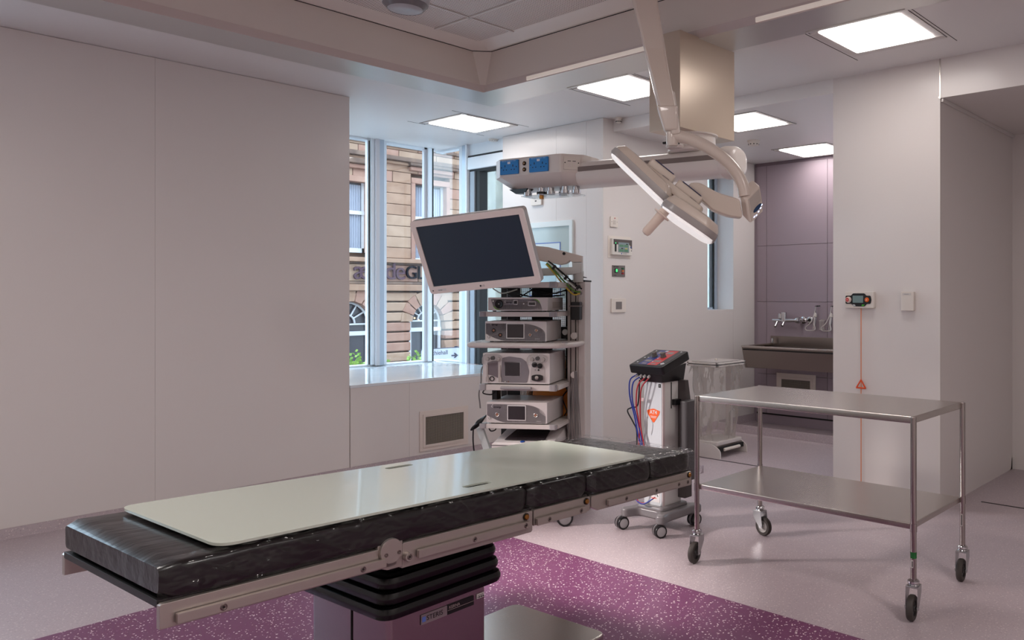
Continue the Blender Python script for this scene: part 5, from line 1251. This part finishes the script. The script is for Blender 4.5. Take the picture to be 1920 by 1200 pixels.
w_(MB().lathe([(0, .001), (.006, .001), (.006, 0)], m_dark, M_ @ T(-.064, .036, .008), 10).box((-.055, .033, .008), (-.005, .039, .009), m_dark, M=M_).box((-.07, -.042, .008), (-.035, -.037, .009), m_dark, M=M_), 'print')
t = thing('thermostat', 'square cream wall plate with small grey window, lowest on the controls wall', 'thermostat', (5.255, VC, 1.325)); M_ = on_c(5.257, 1.325)
w_(MB().prism(rect(-.094, -.062, .094, .062, .004), .012, m_paleplastic, M_, bev=.002), 'plate'); w_(MB().prism(rect(-.038, -.034, .038, .034), .003, mat('thermo_window', rgb(120, 112, 108), .3), M_ @ T(0, 0, .0115)), 'window')
# white wall: spur outlet and framed viewing panel
WB = 5.07
def on_b(v, z): return frame((WB - .0005, v, z), -Y, Z)
t = thing('spur_outlet', 'small white outlet plate on the wall just below the pendant head', 'outlet', (WB, 5.83, 2.335)); M_ = on_b(5.83, 2.325)
w_(MB().prism(rect(-.075, -.055, .075, .055, .006), .02, m_paleplastic, M_, bev=.003), 'plate'); w_(MB().lathe([(0, .0215), (.006, .021), (.006, .019)], m_dark, M_ @ T(-.05, .02, 0), 10).lathe([(0, .0215), (.006, .021), (.006, .019)], m_dark, M_ @ T(.05, .02, 0), 10).prism(rect(-.012, -.02, .012, -.01), .0205, m_dark, M_), 'screws')
t = thing('viewing_panel', 'white framed pale green glass panel on the wall behind the monitor arm', 'wall panel', (WB, 5.72, 1.7))
v0, v1, z0, z1 = 5.335, 6.1, 1.35, 2.105
fr = MB().curve2d([[(0, 0), (v1 - v0, 0), (v1 - v0, z1 - z0), (0, z1 - z0)], [(.04, .04), (v1 - v0 - .04, .04), (v1 - v0 - .04, z1 - z0 - .05), (.04, z1 - z0 - .05)]], .02, mat('white_frame', rgb(226, 234, 234), .35), frame((WB, v1, z0), -Y, Z)); w_(fr, 'frame')
w_(MB().box((WB - .008, v0 + .03, z0 + .03), (WB, v1 - .03, z1 - .04), mat('pale_green_glass', rgb(178, 192, 190), .12, spec=.7)), 'glass')
b = MB().curve2d([[(0, 0), (.43, 0), (.43, .50), (0, .50)], [(.008, .008), (.422, .008), (.422, .492), (.008, .492)]], .003, mat('blue_line', rgb(96, 120, 190), .4), frame((WB - .009, 5.93, 1.41), -Y, Z)); w_(b, 'blue_border')
w_(MB().curve2d([[(.01, .01), (.42, .01), (.42, .49), (.01, .49)], [(.055, .055), (.375, .055), (.375, .43), (.055, .43)]], .002, mat('inner_pale', rgb(212, 224, 226), .3), frame((WB - .009, 5.93, 1.41), -Y, Z)).box((WB - .0095, 5.56, 1.47), (WB - .008, 5.87, 1.835), mat('pane_blue', rgb(168, 196, 204), .15)), 'inner_pane')

# column plates
CU = 5.2
def on_u(v, z): return frame((CU - .0005, v, z), -Y, Z)
t = thing('call_unit', 'white emergency call unit with red and orange buttons and pull cord', 'call unit', (CU, 2.545, 1.385)); M_ = on_u(2.545, 1.385)
w_(MB().prism(rect(-.112, -.058, .108, .058, .008), .035, m_paleplastic, M_, bev=.004), 'case')
w_(MB().prism(rounded([(-.106, -.028), (-.06, -.028), (-.045, -.046), (.042, -.046), (.056, -.028), (.085, -.028), (.092, 0), (.085, .03), (.052, .03), (.04, .046), (-.05, .046), (-.062, .03), (-.106, .03)], .008, 3), .003, m_black, M_ @ T(0, 0, .035)), 'black_fascia')
w_(MB().prism(rect(-.05, -.02, .03, .03, .003), .003, mat('call_lcd', rgb(118, 142, 142), .25), M_ @ T(0, 0, .037)), 'screen')
w_(MB().lathe([(.022, 0), (.022, .008), (.017, .009), (.016, .018), (.011, .02), (0, .02)], mat('button_collar', rgb(226, 206, 196), .4), M_ @ T(-.082, .001, .036), 24).lathe([(0, .021), (.013, .02), (.017, .012), (.017, .009)], mat('red_button', rgb(196, 34, 40), .35), M_ @ T(-.084, .001, .036), 24).box((-.007, -.0015, .0205), (.007, .0015, .0222), mat('pale_print', rgb(236, 196, 190), .5), M=M_ @ T(-.084, .001, .036)).box((-.0015, -.007, .0205), (.0015, .007, .0222), mat('pale_print', (1, 1, 1, 1)), M=M_ @ T(-.084, .001, .036)), 'red_button')
w_(MB().lathe([(0, .007), (.014, .006), (.017, .0)], mat('orange_button', rgb(228, 104, 34), .35), M_ @ T(.058, .001, .037), 24).prism([(-.006, -.005), (.006, -.005), (0, .007)], .001, mat('pale_print', (1, 1, 1, 1)), M_ @ T(.058, .001, .0435)), 'orange_button')
w_(MB().prism([(-.052, -.032), (-.034, -.032), (-.028, -.043), (-.044, -.043)], .003, mat('grey_key', rgb(206, 206, 206), .4), M_ @ T(0, 0, .037)), 'grey_key'); w_(MB().prism([(.018, -.043), (.034, -.043), (.042, -.032), (.022, -.032)], .003, mat('green_key', rgb(70, 178, 44), .4), M_ @ T(0, 0, .037)), 'green_key')
m_cord = mat('orange_cord', rgb(222, 138, 92), .5); m_pull = mat('orange_pull', rgb(226, 82, 32), .45)
w_(MB().cyl((CU - .02, 2.54, 1.33), (CU - .02, 2.54, .10), .0035, m_cord, seg=8), 'pull_cord')
b = MB()
tri = [Vector((CU - .022, 2.54 + .035, .765)), Vector((CU - .022, 2.54 - .035, .765)), Vector((CU - .022, 2.54, .822))]
for k in range(3): b.cyl(tri[k], tri[(k + 1) % 3], .0055, m_pull, seg=8); b.lathe([(0, -.0055), (.0055, 0), (0, .0055)], m_pull, Matrix.Translation(tri[k]), 8)
w_(b, 'pull_triangle')
t = thing('wall_sensor', 'plain white box sensor on the column right of the call unit', 'sensor', (CU, 2.195, 1.38)); M_ = on_u(2.196, 1.377)
w_(MB().prism(rect(-.045, -.065, .045, .065, .005), .03, m_paleplastic, M_, bev=.004), 'case'); w_(MB().prism(rect(-.033, .042, .028, .056, .005), .002, mat('sensor_badge', rgb(206, 200, 196), .3), M_ @ T(0, 0, .03)).box((-.02, .047, .032), (.012, .050, .0325), m_cap, M=M_), 'badge')

# ================================================================== VENTS
def vent(lb, Mv, w, h, fw, nx, nz):
    """Mv: local x right, y up, z out of the wall, origin at the lower left"""
    t = thing('vent_grille', lb, 'vent', Mv.translation)
    w_ = lambda mb, n, p=t, **k: mb.build(n, p, world=True, **k)
    mf = mat('vent_frame', rgb(222, 210, 202), .4); mg = mat('vent_bars', rgb(150, 142, 132), .45)
    w_(MB().curve2d([[(0, 0), (w, 0), (w, h), (0, h)], rect(fw * .6, fw * .6, w - fw * .6, h - fw * .6)], .008, mf, Mv), 'frame')
    w_(MB().curve2d([rect(fw * .58, fw * .58, w - fw * .58, h - fw * .58), rect(fw, fw, w - fw, h - fw)], .014, mf, Mv), 'inner_frame')
    w_(MB().box((fw, fw, -.004), (w - fw, h - fw, .0), mat('vent_back', rgb(46, 42, 38), .6), M=Mv), 'duct')
    g = MB()
    for k in range(nx + 1):
        x = fw + (w - 2 * fw) * k / nx; g.box((x - .0022, fw, .004), (x + .0022, h - fw, .008), mg, M=Mv)
    for k in range(nz + 1):
        z = fw + (h - 2 * fw) * k / nz; g.box((fw, z - .0022, .0), (w - fw, z + .0022, .005), mg, M=Mv)
    o = w_(g, 'grille'); o['kind'] = 'stuff'
vent('cream framed air grille low on the wall under the window bench', frame((3.922, 6.0155, .082), X, Z), .492, .344, .052, 28, 20)
vent('cream framed air grille under the scrub sink', frame((7.4815, 4.672, .245), -Y, Z), .485, .325, .065, 26, 14)

# ================================================================== SCRUB SINK
sk2 = thing('scrub_sink', 'long stainless steel scrub trough on the lilac wall', 'sink', (7.48, 4.0, .9))
m_sink = mat('sink_steel', rgb(150, 140, 134), .28, metal=1.0, bump=((60, 3, 60), .05, .001))
y0, y1 = 3.05, 4.76
wk = lambda mb, n, p=sk2, **k: mb.build(n, p, world=True, **k)
wk(MB().prism([(6.93, .845), (6.93, .885), (6.955, .885), (6.955, .86), (7.02, .70), (7.40, .66), (7.40, .86), (7.476, .86), (7.476, .66), (7.40, .62), (7.0, .66)], y1 - .02 - y0, m_sink, frame((0, y1 - .02, 0), X, Z), bev=.002), 'basin')
wk(MB().prism([(6.925, .89), (7.476, .89), (7.476, .66), (7.40, .615), (6.995, .655)], .02, m_sink, frame((0, y1, 0), X, Z), bev=.002), 'end_panel')
wk(MB().box((7.460, y0, .86), (7.479, y1 - .02, .972), m_sink, .004), 'splash_back')
wk(MB().box((6.915, y0, .872), (6.96, y1, .892), m_steel, .006), 'front_rim')
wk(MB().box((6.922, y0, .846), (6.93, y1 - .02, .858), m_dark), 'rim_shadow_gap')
wk(MB().box((6.93, y1 - .05, .872), (7.47, y1, .892), m_steel, .006), 'end_rim')
wk(MB().lathe([(0, 0), (.012, 0), (.012, .05), (0, .052)], m_chrome, T(7.40, 4.68, .90), 12), 'overflow_pin')

# tap, soap brackets
tp_ = thing('scrub_tap', 'chrome lever mixer tap with long body above the steel trough', 'tap', (7.48, 4.45, 1.15))
wt = lambda mb, n, p=tp_, **k: mb.build(n, p, world=True, **k)
U_ = 7.38
wt(MB().cyl((U_, 4.66, 1.145), (U_, 4.335, 1.150), .019, m_chrome, seg=18, bev=.004), 'body')
wt(MB().lathe([(0, 0), (.04, 0), (.038, .01), (.022, .016), (.022, .11), (0, .11)], m_chrome, frame((7.482, 4.335, 1.15), -Y, Z) , 22).lathe([(0, -.03), (.032, -.02), (.036, 0), (.032, .02), (0, .03)], m_chrome, frame((U_, 4.345, 1.152), X, Z), 20), 'wall_union')
wt(MB().cyl((U_, 4.52, 1.13), (U_, 4.52, 1.235), .03, m_chrome, seg=20, bev=.006), 'thermostat_barrel')
wt(MB().cyl((U_, 4.515, 1.14), (U_ - .05, 4.51, 1.09), .014, m_chrome, seg=14), 'spout')
wt(MB().cyl((U_, 4.60, 1.14), (U_ - .06, 4.595, 1.08), .014, m_chrome, seg=14), 'spout')
wt(MB().lathe([(.02, 0), (.03, .01), (.026, .06), (0, .066)], m_chrome, frame((U_, 4.56, 1.16), X, Y) , 18), 'lever_hub')
pl2 = thing('wall_plug', 'small round chrome stop valve on the lilac wall beside the tap', 'valve', (7.48, 4.26, 1.15))
MB().lathe([(0, 0), (.036, 0), (.036, .012), (.03, .016), (0, .016)], m_chrome, frame((7.4825, 4.255, 1.153), -Y, Z), 22).build('rose', pl2, world=True); MB().lathe([(0, .03), (.016, .028), (.018, .014)], m_dark, frame((7.4825, 4.255, 1.153), -Y, Z), 16).build('stem', pl2, world=True)
m_wire = mat('soap_wire', rgb(206, 200, 196), .3, metal=.6)
for (v_, lb) in ((4.15, 'wire soap dispenser bracket with lever, left of two beside the tap'), (3.965, 'wire soap dispenser lever half hidden by the column')):
    t = thing('soap_dispenser', lb, 'dispenser', (7.48, v_, 1.15), group='soap dispensers')
    wq = lambda mb, n, p=t, **k: mb.build(n, p, world=True, **k)
    u_ = 7.42
    wq(MB().tube([(u_, v_ + .005, 1.30), (u_, v_ + .012, 1.26), (u_ - .02, v_ + .02, 1.2), (u_ - .05, v_ + .05, 1.12), (u_ - .06, v_ + .095, 1.08), (u_ - .06, v_ + .08, 1.05), (u_ - .06, v_ + .0, 1.05), (u_ - .05, v_ - .015, 1.07), (u_ - .03, v_ + .01, 1.13), (u_, v_ + .01, 1.22)], .0045, m_wire, 8, 6), 'lever_wire')
    wq(MB().cyl((u_, v_ + .01, 1.20), (u_, v_ + .03, 1.06), .015, m_chrome, seg=12).lathe([(0, 0), (.02, .01), (.018, .04), (0, .06)], m_wire, T(u_, v_ + .01, 1.18), 14), 'pump')
    wq(MB().cyl((7.48, v_ + .015, 1.305), (u_, v_ + .012, 1.30), .005, m_dark, seg=8).cyl((7.48, v_ - .01, 1.305), (u_, v_ - .005, 1.30), .005, m_dark, seg=8), 'pins')
    b = MB()
    for k in range(5): b.tube([(7.478, v_ - .03 - .012 * k, 1.16), (7.44, v_ - .03 - .012 * k, 1.15), (7.44, v_ - .03 - .012 * k, 1.06), (7.478, v_ - .03 - .012 * k, 1.05)], .003, m_wire, 6, 0)
    b.tube([(7.44, v_ - .02, 1.15), (7.44, v_ - .09, 1.15)], .003, m_wire, 6, 0); b.tube([(7.44, v_ - .02, 1.06), (7.44, v_ - .09, 1.06)], .003, m_wire, 6, 0)
    wq(b, 'wire_basket')
